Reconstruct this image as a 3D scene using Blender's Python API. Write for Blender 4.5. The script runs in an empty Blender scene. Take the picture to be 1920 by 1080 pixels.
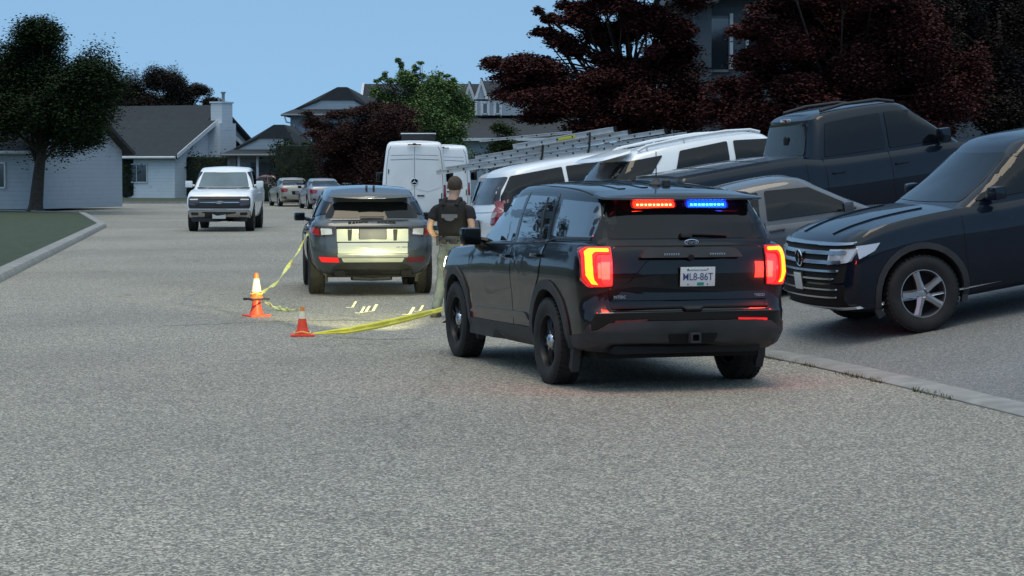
import bpy, bmesh, math, random
import numpy as np
from mathutils import Vector, Matrix, noise
from mathutils.bvhtree import BVHTree

S = bpy.context.scene
COL = S.collection
PI = math.pi
rad = math.radians
F = 4200.0            # focal length in pixels of the 1920 px wide photograph
CAMH = 1.92
TH = math.atan((540 - 315) / F)

# ---------------------------------------------------------------- camera
cd = bpy.data.cameras.new('camera')
cam = bpy.data.objects.new('camera', cd)
COL.objects.link(cam)
cam.location = (0, 0, CAMH)
cam.rotation_euler = (PI / 2 - TH, 0, 0)
cd.sensor_width = 36
cd.lens = F / 1920 * 36
cd.clip_start = 0.1
cd.clip_end = 3000
S.camera = cam

# ---------------------------------------------------------------- world, sun, exposure
W = bpy.data.worlds.new('World')
S.world = W
W.use_nodes = True
nt = W.node_tree
bg = nt.nodes['Background']
sky = nt.nodes.new('ShaderNodeTexSky')
sky.sky_type = 'NISHITA'
sky.sun_disc = False
SUN_EL, SUN_ROT = 78.0, 200.0
sky.sun_elevation = rad(SUN_EL)
sky.sun_rotation = rad(SUN_ROT)
sky.air_density = 1.0
sky.dust_density = 0.6
sky.ozone_density = 2.2
# look the sky up a little above the true direction, so the horizon is pale blue and not yellow
tcw = nt.nodes.new('ShaderNodeTexCoord')
sep = nt.nodes.new('ShaderNodeSeparateXYZ'); cmb = nt.nodes.new('ShaderNodeCombineXYZ'); mul = nt.nodes.new('ShaderNodeMath'); mul.operation = 'MULTIPLY_ADD'
mul.inputs[1].default_value = 0.9; mul.inputs[2].default_value = 0.36
mx0 = nt.nodes.new('ShaderNodeMath'); mx0.operation = 'MAXIMUM'; mx0.inputs[1].default_value = 0.0
nt.links.new(tcw.outputs['Generated'], sep.inputs[0])
nt.links.new(sep.outputs[2], mx0.inputs[0]); nt.links.new(mx0.outputs[0], mul.inputs[0])
flat = nt.nodes.new('ShaderNodeVectorMath'); flat.operation = 'MULTIPLY'; flat.inputs[1].default_value = (1, 1, 0)
nrm = nt.nodes.new('ShaderNodeVectorMath'); nrm.operation = 'NORMALIZE'
nt.links.new(tcw.outputs['Generated'], flat.inputs[0]); nt.links.new(flat.outputs[0], nrm.inputs[0])
sep2 = nt.nodes.new('ShaderNodeSeparateXYZ'); nt.links.new(nrm.outputs[0], sep2.inputs[0])
nt.links.new(sep2.outputs[0], cmb.inputs[0]); nt.links.new(sep2.outputs[1], cmb.inputs[1]); nt.links.new(mul.outputs[0], cmb.inputs[2])
nt.links.new(cmb.outputs[0], sky.inputs['Vector'])
sat = nt.nodes.new('ShaderNodeHueSaturation')
sat.inputs['Saturation'].default_value = 0.95
nt.links.new(sky.outputs[0], sat.inputs['Color'])
tint = nt.nodes.new('ShaderNodeMix'); tint.data_type = 'RGBA'; tint.blend_type = 'MULTIPLY'; tint.inputs[0].default_value = 1
tint.inputs[7].default_value = (.90, 1.05, .95, 1)
nt.links.new(sat.outputs[0], tint.inputs[6]); nt.links.new(tint.outputs[2], bg.inputs[0])
bg.inputs[1].default_value = 0.15
ld = bpy.data.lights.new('sun', 'SUN')
ld.energy = 0.8
ld.angle = rad(28)
ld.color = (1.0, 0.84, 0.62)
sun = bpy.data.objects.new('sun', ld)
COL.objects.link(sun)
az = rad(SUN_ROT)
sd = Vector((math.sin(az) * math.cos(rad(SUN_EL)), math.cos(az) * math.cos(rad(SUN_EL)), math.sin(rad(SUN_EL))))
sun.rotation_euler = (-sd).to_track_quat('-Z', 'Y').to_euler()
sun.location = (0, -20, 30)
S.view_settings.view_transform = 'Standard'
S.view_settings.look = 'None'
S.view_settings.gamma = 1
S.view_settings.exposure = 0.5
S.render.engine = 'CYCLES'

# ---------------------------------------------------------------- pixel -> world
def ray(u, v):
    x = (u - 960) / F
    z = (540 - v) / F
    return Vector((x, math.cos(TH) + z * math.sin(TH), -math.sin(TH) + z * math.cos(TH)))
def P(u, v, Y):
    d = ray(u, v)
    return Vector((0, 0, CAMH)) + d * (Y / d.y)
def G(u, v, h=0.0):
    d = ray(u, v)
    return Vector((0, 0, CAMH)) + d * ((h - CAMH) / d.z)

# ---------------------------------------------------------------- helpers
def interp(x, pts):
    if x <= pts[0][0]: return pts[0][1]
    for (a, b), (c, d) in zip(pts, pts[1:]):
        if x <= c:
            return b + (d - b) * (x - a) / (c - a)
    return pts[-1][1]
def sinterp(x, pts):
    """smooth (Catmull-Rom) interpolation"""
    n = len(pts)
    if x <= pts[0][0]: return pts[0][1]
    if x >= pts[-1][0]: return pts[-1][1]
    for i in range(n - 1):
        if x <= pts[i + 1][0]:
            x0, y0 = pts[i]; x1, y1 = pts[i + 1]
            h = x1 - x0
            m0 = (y1 - pts[i - 1][1]) / (x1 - pts[i - 1][0]) if i > 0 else (y1 - y0) / h
            m1 = (pts[i + 2][1] - y0) / (pts[i + 2][0] - x0) if i < n - 2 else (y1 - y0) / h
            t = (x - x0) / h
            return (2*t**3 - 3*t*t + 1) * y0 + (t**3 - 2*t*t + t) * h * m0 + (-2*t**3 + 3*t*t) * y1 + (t**3 - t*t) * h * m1

def tag(o, label=None, cat=None, group=None, kind=None):
    if label: o['label'] = label
    if cat: o['category'] = cat
    if group: o['group'] = group
    if kind: o['kind'] = kind
    return o
def empty(name, loc, rz=0.0, label=None, cat=None, group=None, pitch=0.0, roll=0.0):
    o = bpy.data.objects.new(name, None)
    o.empty_display_size = 0.3
    COL.objects.link(o)
    o.location = loc
    o.rotation_euler = (Matrix.Rotation(rz, 4, 'Z') @ Matrix.Rotation(pitch, 4, 'X') @ Matrix.Rotation(roll, 4, 'Y')).to_euler()
    tag(o, label, cat, group)
    return o
def mk(name, bm, m, parent=None, ang=32, keep=False):
    me = bpy.data.meshes.new(name)
    if ang is not None:
        bm.normal_update()
        ca = math.radians(ang)
        for f in bm.faces: f.smooth = True
        for e in bm.edges:
            if len(e.link_faces) == 2:
                try:
                    if e.calc_face_angle() > ca: e.smooth = False
                except ValueError:
                    pass
    bm.to_mesh(me)
    bm.free()
    o = bpy.data.objects.new(name, me)
    COL.objects.link(o)
    if isinstance(m, (list, tuple)):
        for q in m: me.materials.append(q)
    elif m is not None: me.materials.append(m)
    if parent: o.parent = parent
    return o
def BM(): return bmesh.new()
def box(bm, c, s, rot=None, bev=0.0, mi=0):
    b2 = bmesh.new()
    bmesh.ops.create_cube(b2, size=1)
    bmesh.ops.scale(b2, vec=s, verts=b2.verts)
    if bev > 0:
        bmesh.ops.bevel(b2, geom=b2.edges[:], offset=bev, segments=2, affect='EDGES', profile=0.6)
    M = Matrix.Translation(c)
    if rot: M = M @ Matrix.Rotation(rot[2], 4, 'Z') @ Matrix.Rotation(rot[1], 4, 'Y') @ Matrix.Rotation(rot[0], 4, 'X')
    merge(bm, b2, M, mi)
def merge(bm, b2, M=None, mi=0):
    if M is not None: bmesh.ops.transform(b2, matrix=M, verts=b2.verts)
    mp = {}
    for v in b2.verts: mp[v] = bm.verts.new(v.co)
    for f in b2.faces:
        try:
            nf = bm.faces.new([mp[v] for v in f.verts]); nf.material_index = mi
        except ValueError: pass
    b2.free()
def tube(bm, pts, r, seg=8, cap=True, mi=0):
    """swept circle; r a number or a list"""
    pts = [Vector(p) for p in pts]
    n = len(pts)
    rs = r if isinstance(r, (list, tuple)) else [r] * n
    rings = []
    up = Vector((0, 0, 1))
    prev = None
    for i, p in enumerate(pts):
        t = (pts[min(i + 1, n - 1)] - pts[max(i - 1, 0)]).normalized()
        if prev is None:
            a = up if abs(t.dot(up)) < 0.9 else Vector((1, 0, 0))
            x = t.cross(a).normalized()
        else:
            x = (prev - t * prev.dot(t)).normalized()
        prev = x
        y = t.cross(x)
        rings.append([bm.verts.new(p + (x * math.cos(2*PI*k/seg) + y * math.sin(2*PI*k/seg)) * rs[i]) for k in range(seg)])
    for a, b in zip(rings, rings[1:]):
        for k in range(seg):
            f = bm.faces.new([a[k], a[(k+1) % seg], b[(k+1) % seg], b[k]]); f.material_index = mi
    if cap:
        bm.faces.new(rings[0][::-1]).material_index = mi
        bm.faces.new(rings[-1]).material_index = mi
def lathe(bm, prof, seg=32, axis='x', c=(0, 0, 0), closed=False, mi=0, flip=False):
    """prof: list of (axial, radius)"""
    c = Vector(c)
    rings = []
    for a, r in prof:
        ring = []
        for k in range(seg):
            t = 2 * PI * k / seg
            if axis == 'x': v = Vector((a, r * math.cos(t), r * math.sin(t)))
            elif axis == 'y': v = Vector((r * math.sin(t), a, r * math.cos(t)))
            else: v = Vector((r * math.cos(t), r * math.sin(t), a))
            ring.append(bm.verts.new(c + v))
        rings.append(ring)
    L = len(rings)
    for i in range(L if closed else L - 1):
        a, b = rings[i], rings[(i + 1) % L]
        for k in range(seg):
            vs = [a[k], a[(k+1) % seg], b[(k+1) % seg], b[k]]
            if flip: vs.reverse()
            bm.faces.new(vs).material_index = mi
    if not closed:
        if prof[0][1] > 1e-4: bm.faces.new(rings[0][::-1] if not flip else rings[0]).material_index = mi
        if prof[-1][1] > 1e-4: bm.faces.new(rings[-1] if not flip else rings[-1][::-1]).material_index = mi
def prism(bm, poly, a, b, plane='xz', mi=0):
    """extrude a 2d polygon between a and b on the remaining axis"""
    def mkp(p, t):
        if plane == 'xz': return (p[0], t, p[1])
        if plane == 'yz': return (t, p[0], p[1])
        return (p[0], p[1], t)
    A = [bm.verts.new(mkp(p, a)) for p in poly]
    B = [bm.verts.new(mkp(p, b)) for p in poly]
    n = len(poly)
    fs = [bm.faces.new(A), bm.faces.new(B[::-1])]
    for i in range(n):
        fs.append(bm.faces.new([A[i], B[i], B[(i+1) % n], A[(i+1) % n]]))
    for f in fs: f.material_index = mi
    bmesh.ops.recalc_face_normals(bm, faces=fs)
def rpoly(pts, r, n=4):
    """round the corners of a polygon; r number or list"""
    out = []
    N = len(pts)
    for i in range(N):
        p = Vector(pts[i]).to_2d(); a = Vector(pts[i-1]).to_2d(); b = Vector(pts[(i+1) % N]).to_2d()
        ri = r[i] if isinstance(r, (list, tuple)) else r
        if ri <= 0: out.append((p.x, p.y)); continue
        da = a - p; db = b - p
        k = min(ri, da.length * .48, db.length * .48)
        q0 = p + da.normalized() * k; q1 = p + db.normalized() * k
        for j in range(n + 1):
            t = j / n
            q = q0 * (1-t)**2 + p * 2*t*(1-t) + q1 * t*t
            out.append((q.x, q.y))
    return out

# ---------------------------------------------------------------- materials
MC = {}
def mat(name, col=(.5, .5, .5), rough=.5, metal=0, coat=0, spec=.5, emit=None, es=0, var=0, vs=5, bump=0, bs=60, coat_rough=.03, trans=0, ior=1.5, rvar=0, sheen=0, col2=None, island=0, detail=4):
    if name in MC: return MC[name]
    m = bpy.data.materials.new(name)
    m.use_nodes = True
    n = m.node_tree.nodes; l = m.node_tree.links
    b = n['Principled BSDF']
    b.inputs['Base Color'].default_value = (*col, 1)
    b.inputs['Roughness'].default_value = rough
    b.inputs['Metallic'].default_value = metal
    b.inputs['Coat Weight'].default_value = coat
    b.inputs['Coat Roughness'].default_value = coat_rough
    b.inputs['Specular IOR Level'].default_value = spec
    b.inputs['IOR'].default_value = ior
    b.inputs['Transmission Weight'].default_value = trans
    if sheen: b.inputs['Sheen Weight'].default_value = sheen
    if emit:
        b.inputs['Emission Color'].default_value = (*emit, 1)
        b.inputs['Emission Strength'].default_value = es
    if var or bump or rvar:
        tc = n.new('ShaderNodeTexCoord')
        if var or rvar:
            nz = n.new('ShaderNodeTexNoise'); nz.inputs['Scale'].default_value = vs; nz.inputs['Detail'].default_value = detail
            l.new(tc.outputs['Object'], nz.inputs['Vector'])
        if var:
            mx = n.new('ShaderNodeMix'); mx.data_type = 'RGBA'
            c2 = col2 or tuple(min(1, c * (1 + var)) for c in col)
            c1 = tuple(c * (1 - var) for c in col) if not col2 else col
            mx.inputs[6].default_value = (*c1, 1); mx.inputs[7].default_value = (*c2, 1)
            mr = n.new('ShaderNodeMapRange'); mr.inputs[1].default_value = .3; mr.inputs[2].default_value = .7
            l.new(nz.outputs['Fac'], mr.inputs[0])
            if island:
                ge = n.new('ShaderNodeNewGeometry')
                ad = n.new('ShaderNodeMath'); ad.operation = 'MULTIPLY_ADD'
                ad.inputs[1].default_value = island
                l.new(ge.outputs['Random Per Island'], ad.inputs[0])
                sb = n.new('ShaderNodeMath'); sb.operation = 'MULTIPLY'; sb.inputs[1].default_value = 1 - island
                l.new(mr.outputs[0], sb.inputs[0]); l.new(sb.outputs[0], ad.inputs[2])
                l.new(ad.outputs[0], mx.inputs[0])
            else:
                l.new(mr.outputs[0], mx.inputs[0])
            l.new(mx.outputs[2], b.inputs['Base Color'])
        if rvar:
            mr2 = n.new('ShaderNodeMapRange'); mr2.inputs[3].default_value = max(0, rough - rvar); mr2.inputs[4].default_value = rough + rvar
            l.new(nz.outputs['Fac'], mr2.inputs[0]); l.new(mr2.outputs[0], b.inputs['Roughness'])
        if bump:
            n2 = n.new('ShaderNodeTexNoise'); n2.inputs['Scale'].default_value = bs; n2.inputs['Detail'].default_value = 3
            l.new(tc.outputs['Object'], n2.inputs['Vector'])
            bp = n.new('ShaderNodeBump'); bp.inputs['Strength'].default_value = bump; bp.inputs['Distance'].default_value = .01
            l.new(n2.outputs['Fac'], bp.inputs['Height']); l.new(bp.outputs[0], b.inputs['Normal'])
    MC[name] = m
    return m

PAINT_BLACK = mat('paint_black', (.0025, .0028, .004), .32, coat=.75, spec=.1, var=.15, vs=3, rvar=.06)
PAINT_GREY = mat('paint_gunmetal', (.034, .042, .056), .35, metal=.2, coat=.9, var=.1, rvar=.05)
PAINT_WHITE = mat('paint_white', (.80, .82, .84), .35, coat=.7, var=.04, vs=2, rvar=.08)
PAINT_WHITE2 = mat('paint_white_van', (.78, .80, .83), .4, coat=.4, var=.06, vs=1.5, rvar=.1)
PAINT_NAVY = mat('paint_navy', (.004, .008, .017), .32, spec=.1, coat=.6, var=.1)
PAINT_CHAR = mat('paint_charcoal', (.085, .09, .105), .40, spec=.3, coat=.7, var=.1)
PAINT_SILVER = mat('paint_silver', (.30, .30, .33), .35, metal=.5, coat=.8, var=.06)
PAINT_BEIGE = mat('paint_beige', (.34, .31, .26), .38, metal=.35, coat=.8, var=.06)
PAINT_RED = mat('paint_red', (.10, .008, .012), .35, coat=1, var=.1)
GLASS = mat('window_glass', (.004, .005, .006), .03, spec=.42, coat=0, ior=1.45, rvar=.02, vs=2)
GLASS_SKY = mat('side_glass', (.012, .016, .018), .03, spec=1.0, coat=1, ior=1.9, rvar=.02, vs=2)
REFLD = mat('reflector_dark', (.09, .004, .005), .2, coat=1)
GLASS_PALE = mat('windshield_glass', (.05, .085, .095), .06, spec=.9, coat=.8, var=.5, vs=1.2)
BLK = mat('black_plastic', (.018, .018, .019), .55, var=.25, vs=6, bump=.12, bs=250)
CLAD = mat('grey_cladding', (.030, .030, .032), .6, var=.25, vs=4, bump=.15, bs=300)
SEAM = mat('seam_black', (.002, .002, .002), .9)
RUB = mat('tyre_rubber', (.016, .015, .014), .8, var=.35, vs=9, bump=.25, bs=80)
WELL = mat('wheel_well', (.006, .006, .006), .95)
RIMD = mat('rim_dark', (.018, .018, .02), .4, metal=.5)
RIMS = mat('rim_silver', (.42, .42, .44), .3, metal=.9, var=.1)
CHROME = mat('chrome', (.65, .66, .68), .12, metal=1)
CHROMD = mat('chrome_worn', (.45, .46, .48), .25, metal=1)
REDL = mat('red_lens', (.25, .008, .01), .12, coat=1, spec=.7)
CLEAR = mat('clear_lens', (.55, .55, .56), .1, coat=1, spec=.7, metal=.3)
LAMPD = mat('smoked_lens', (.05, .03, .025), .1, coat=1, metal=.3)
AMBER = mat('amber_lens', (.5, .12, .01), .15, coat=1)
PLATE = mat('plate_white', (.62, .62, .60), .5)
PLATEG = mat('plate_grey', (.16, .155, .17), .5)
UNDER = mat('underbody', (.010, .010, .010), .9)

# ---------------------------------------------------------------- car kit
def half_outline(hw, yf, yr, RF, RR, bf, br, tf, tr, nE=5, nC=6, nS=22):
    pts = []
    for i in range(nE): pts.append(((hw - RR) * i / nE, yr))
    for i in range(nC):
        a = PI / 2 * i / nC
        pts.append((hw - RR + RR * math.sin(a), yr + RR - RR * math.cos(a)))
    for i in range(nS + 1): pts.append((hw, yr + RR + (yf - RF - yr - RR) * i / nS))
    for i in range(1, nC + 1):
        a = PI / 2 * i / nC
        pts.append((hw - RF + RF * math.cos(a), yf - RF + RF * math.sin(a)))
    for i in range(1, nE + 1): pts.append(((hw - RF) * (1 - i / nE), yf))
    ym = (yf + yr) / 2
    out = []
    for x, y in pts:
        sv = (y - ym) / (yf - ym)
        f = 1 - (tf * sv**3 if sv > 0 else tr * abs(sv)**3)
        x2 = x * f
        if sv > 0: y2 = y - bf * (x / hw)**2 * sv**2
        else: y2 = y + br * (x / hw)**2 * sv**2
        out.append((x2, y2))
    return out
def shell(bm, levels, zb, zt, crown=.03, M=9, bcrown=0.0, mi=0, **kw):
    """levels: (t, halfwidth, yfront, yrear, [overrides]) lofted between zb(y) and zt(y)"""
    base = dict(RF=.22, RR=.16, bf=.10, br=.05, tf=.05, tr=.04)
    base.update(kw)
    faces = []
    rings = []
    for lv in levels:
        t, hw, yf, yr = lv[:4]
        p = dict(base)
        if len(lv) > 4: p.update(lv[4])
        ho = half_outline(hw, yf, yr, **p)
        R = [bm.verts.new((x, y, zb(y) + (zt(y) - zb(y)) * t)) for x, y in ho]
        L = [R[0]] + [bm.verts.new((-x, y, zb(y) + (zt(y) - zb(y)) * t)) for x, y in ho[1:-1]] + [R[-1]]
        rings.append((R, L))
    K = len(rings[0][0])
    for (R0, L0), (R1, L1) in zip(rings, rings[1:]):
        for i in range(K - 1):
            faces.append(bm.faces.new([R0[i], R0[i+1], R1[i+1], R1[i]]))
            faces.append(bm.faces.new([L0[i+1], L0[i], L1[i], L1[i+1]]))
    def cap(R, L, cr, flip):
        hwm = max(v.co.x for v in R)
        prev = [R[0]]
        for i in range(1, K):
            if i < K - 1:
                r, l = R[i].co, L[i].co
                row = [L[i]]
                for k in range(1, M - 1):
                    s = k / (M - 1) * 2 - 1
                    row.append(bm.verts.new((abs(r.x) * s, r.y, r.z + cr * (1 - s*s) * (r.x / hwm)**1.5)))
                row.append(R[i])
            else: row = [R[-1]]
            if len(prev) == 1:
                for k in range(len(row) - 1):
                    f = [prev[0], row[k+1], row[k]]
                    faces.append(bm.faces.new(f if not flip else f[::-1]))
            elif len(row) == 1:
                for k in range(len(prev) - 1):
                    f = [prev[k], prev[k+1], row[0]]
                    faces.append(bm.faces.new(f if not flip else f[::-1]))
            else:
                for k in range(len(row) - 1):
                    f = [prev[k], prev[k+1], row[k+1], row[k]]
                    faces.append(bm.faces.new(f if not flip else f[::-1]))
            prev = row
    cap(rings[-1][0], rings[-1][1], crown, False)
    cap(rings[0][0], rings[0][1], bcrown, True)
    for f in faces: f.material_index = mi
    bmesh.ops.recalc_face_normals(bm, faces=faces)
def copybm(bm):
    return bm.copy()

class Car:
    def __init__(s, name, label, cat, group=None):
        s.root = empty(name, (0, 0, 0), 0, label, cat, group)
        s.bvhbm = bmesh.new()
        s.bvh = None
    def vol(s, name, m, levels, zb, zt, cut=None, inner=WELL, ang=30, **kw):
        bm = bmesh.new()
        shell(bm, levels, zb, zt, **kw)
        b2 = bm.copy()
        merge(s.bvhbm, b2)
        s.bvh = None
        o = mk(name, bm, m, s.root, ang)
        if cut is not None:
            cm = bpy.data.meshes.new('cut'); cut.to_mesh(cm); cut.free()
            co = bpy.data.objects.new('cut', cm); COL.objects.link(co)
            cm.materials.append(inner)
            md = o.modifiers.new('b', 'BOOLEAN'); md.operation = 'DIFFERENCE'; md.object = co; md.solver = 'EXACT'
            try: md.material_mode = 'TRANSFER'
            except Exception: pass
            dg = bpy.context.evaluated_depsgraph_get(); dg.update()
            me = bpy.data.meshes.new_from_object(o.evaluated_get(dg))
            o.modifiers.clear()
            o.data = me; me.name = name
            bpy.data.objects.remove(co); bpy.data.meshes.remove(cm)
            b = bmesh.new(); b.from_mesh(me)
            for f in b.faces: f.smooth = True
            for e in b.edges:
                e.smooth = not (len(e.link_faces) == 2 and e.calc_face_angle(0) > rad(ang))
            b.to_mesh(me); b.free()
        return o
    def hit(s, p, axis):
        if s.bvh is None:
            s.bvhbm.normal_update()
            s.bvh = BVHTree.FromBMesh(s.bvhbm)
        a, b = p
        o, d = {'+x': ((4, a, b), (-1, 0, 0)), '-x': ((-4, a, b), (1, 0, 0)),
                '-y': ((a, -6, b), (0, 1, 0)), '+y': ((a, 6, b), (0, -1, 0)),
                '+z': ((a, b, 5), (0, 0, -1))}[axis]
        h = s.bvh.ray_cast(Vector(o), Vector(d))
        return h[0], h[1], Vector(d)
    def patch(s, name, poly, m, axis, off=.004, th=.02, res=.09, parent=None, both=False, rnd=0.0, ang=30, label=None, inset=0, clampd=None):
        """panel laid on the bodywork: the polygon is projected along axis, stands off by off and goes th deep"""
        if both:
            a = s.patch(name, poly, m, '+x', off, th, res, parent, False, rnd, ang, label)
            b = s.patch(name, poly, m, '-x', off, th, res, parent, False, rnd, ang, label)
            return b, a
        if rnd: poly = rpoly(poly, rnd)
        bm = bmesh.new()
        vs = [bm.verts.new((p[0], p[1], 0)) for p in poly]
        bm.faces.new(vs); bm.normal_update()
        bmesh.ops.triangulate(bm, faces=bm.faces[:], ngon_method='EAR_CLIP')
        xs = [p[0] for p in poly]; ys = [p[1] for p in poly]
        def cuts(lo, hi, nrm):
            n = max(1, int((hi - lo) / res))
            for i in range(1, n):
                c = lo + (hi - lo) * i / n
                co = (c, 0, 0) if nrm[0] else (0, c, 0)
                bmesh.ops.bisect_plane(bm, geom=bm.verts[:] + bm.edges[:] + bm.faces[:], plane_co=co, plane_no=nrm, dist=1e-5)
        cuts(min(xs), max(xs), (1, 0, 0)); cuts(min(ys), max(ys), (0, 1, 0))
        last = None
        hits = {}
        for v in bm.verts:
            h, n, d = s.hit((v.co.x, v.co.y), axis)
            hits[v] = (h, n, d)
        if 'x' in axis:
            ext = max([abs(h[0].x) for h in hits.values() if h[0] is not None] or [0])
            for v in bm.verts:
                h = hits[v]
                if h[0] is not None and abs(h[0].x) < ext - .30: hits[v] = (None, h[1], h[2])
        good = [(v.co.copy(), hits[v][0]) for v in bm.verts if hits[v][0] is not None]
        dep = 0 if 'x' in axis else (1 if 'y' in axis else 2)
        for v in bm.verts:
            h, n, d = hits[v]
            if h is None:
                q = min(good, key=lambda g: (g[0] - v.co).length)[1] if good else Vector((0, 0, 0))
                a, b = v.co.x, v.co.y
                h = Vector((q[0], a, b)) if dep == 0 else (Vector((a, q[1], b)) if dep == 1 else Vector((a, b, q[2])))
                n = -d
            if n.dot(d) > 0: n = -n
            v.co = h - d * off * .5 + n * off * .5
        d = hits[bm.verts[:][0]][2] if len(bm.verts) else Vector((0, 0, 1))
        fs = bm.faces[:]
        r = bmesh.ops.extrude_face_region(bm, geom=fs)
        nv = [e for e in r['geom'] if isinstance(e, bmesh.types.BMVert)]
        for v in nv: v.co += d * th
        bmesh.ops.recalc_face_normals(bm, faces=bm.faces[:])
        o = mk(name, bm, m, parent or s.root, ang)
        if label: o['label'] = label
        return o
    def line(s, pts, axis, w=.008, m=None, off=.002, name='panel_seam', parent=None, both=False):
        """thin strip along a polyline on the bodywork"""
        if both:
            s.line(pts, '+x', w, m, off, name, parent); s.line(pts, '-x', w, m, off, name, parent); return
        bm = bmesh.new()
        fine = []
        for a, b in zip(pts, pts[1:]):
            a = Vector(a); b = Vector(b)
            n = max(1, int((b - a).length / .06))
            for i in range(n): fine.append(a + (b - a) * i / n)
        fine.append(Vector(pts[-1]))
        P3 = []
        for p in fine:
            h, n, d = s.hit((p[0], p[1]), axis)
            if h is None: continue
            if n.dot(d) > 0: n = -n
            P3.append((h, n))
        if len(P3) < 2: bm.free(); return
        prev = None
        for i, (h, n) in enumerate(P3):
            t = (P3[min(i+1, len(P3)-1)][0] - P3[max(i-1, 0)][0]).normalized()
            sd_ = t.cross(n).normalized() * w / 2
            row = [bm.verts.new(h + n * off + sd_), bm.verts.new(h + n * off - sd_), bm.verts.new(h - n * .012 - sd_), bm.verts.new(h - n * .012 + sd_)]
            if prev:
                for k in range(4): bm.faces.new([prev[k], prev[(k+1) % 4], row[(k+1) % 4], row[k]])
            else: bm.faces.new(row)
            prev = row
        bm.faces.new(prev[::-1])
        bmesh.ops.recalc_face_normals(bm, faces=bm.faces[:])
        return mk(name, bm, m or SEAM, parent or s.root, None)
    def place(s, loc, rz=0, pitch=0, roll=0):
        s.root.location = loc
        s.root.rotation_euler = (Matrix.Rotation(rz, 4, 'Z') @ Matrix.Rotation(pitch, 4, 'X') @ Matrix.Rotation(roll, 4, 'Y')).to_euler()

def arch_cut(axles, r, half, depth=.36, seg=28, zc=None, bm=None):
    bm = bm or bmesh.new()
    for y in axles:
        for sx in (-1, 1):
            b2 = bmesh.new()
            lathe(b2, [(-.5, 1), (.5, 1)], seg=seg)
            M = Matrix.Translation((sx * (half + .1 - depth / 2 + .05), y, (zc or r * .93))) @ Matrix.Diagonal((depth + .1, r, r, 1))
            merge(bm, b2, M)
    bmesh.ops.recalc_face_normals(bm, faces=bm.faces[:])
    return bm
def arc_poly(yc, zc, r0, r1, a0=-20, a1=200, n=18, zmin=None):
    out = []
    for i in range(n + 1):
        a = rad(a0 + (a1 - a0) * i / n); out.append((yc + r1 * math.cos(a), zc + r1 * math.sin(a)))
    for i in range(n + 1):
        a = rad(a1 + (a0 - a1) * i / n); out.append((yc + r0 * math.cos(a), zc + r0 * math.sin(a)))
    return out
WHEELS = {}
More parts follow.
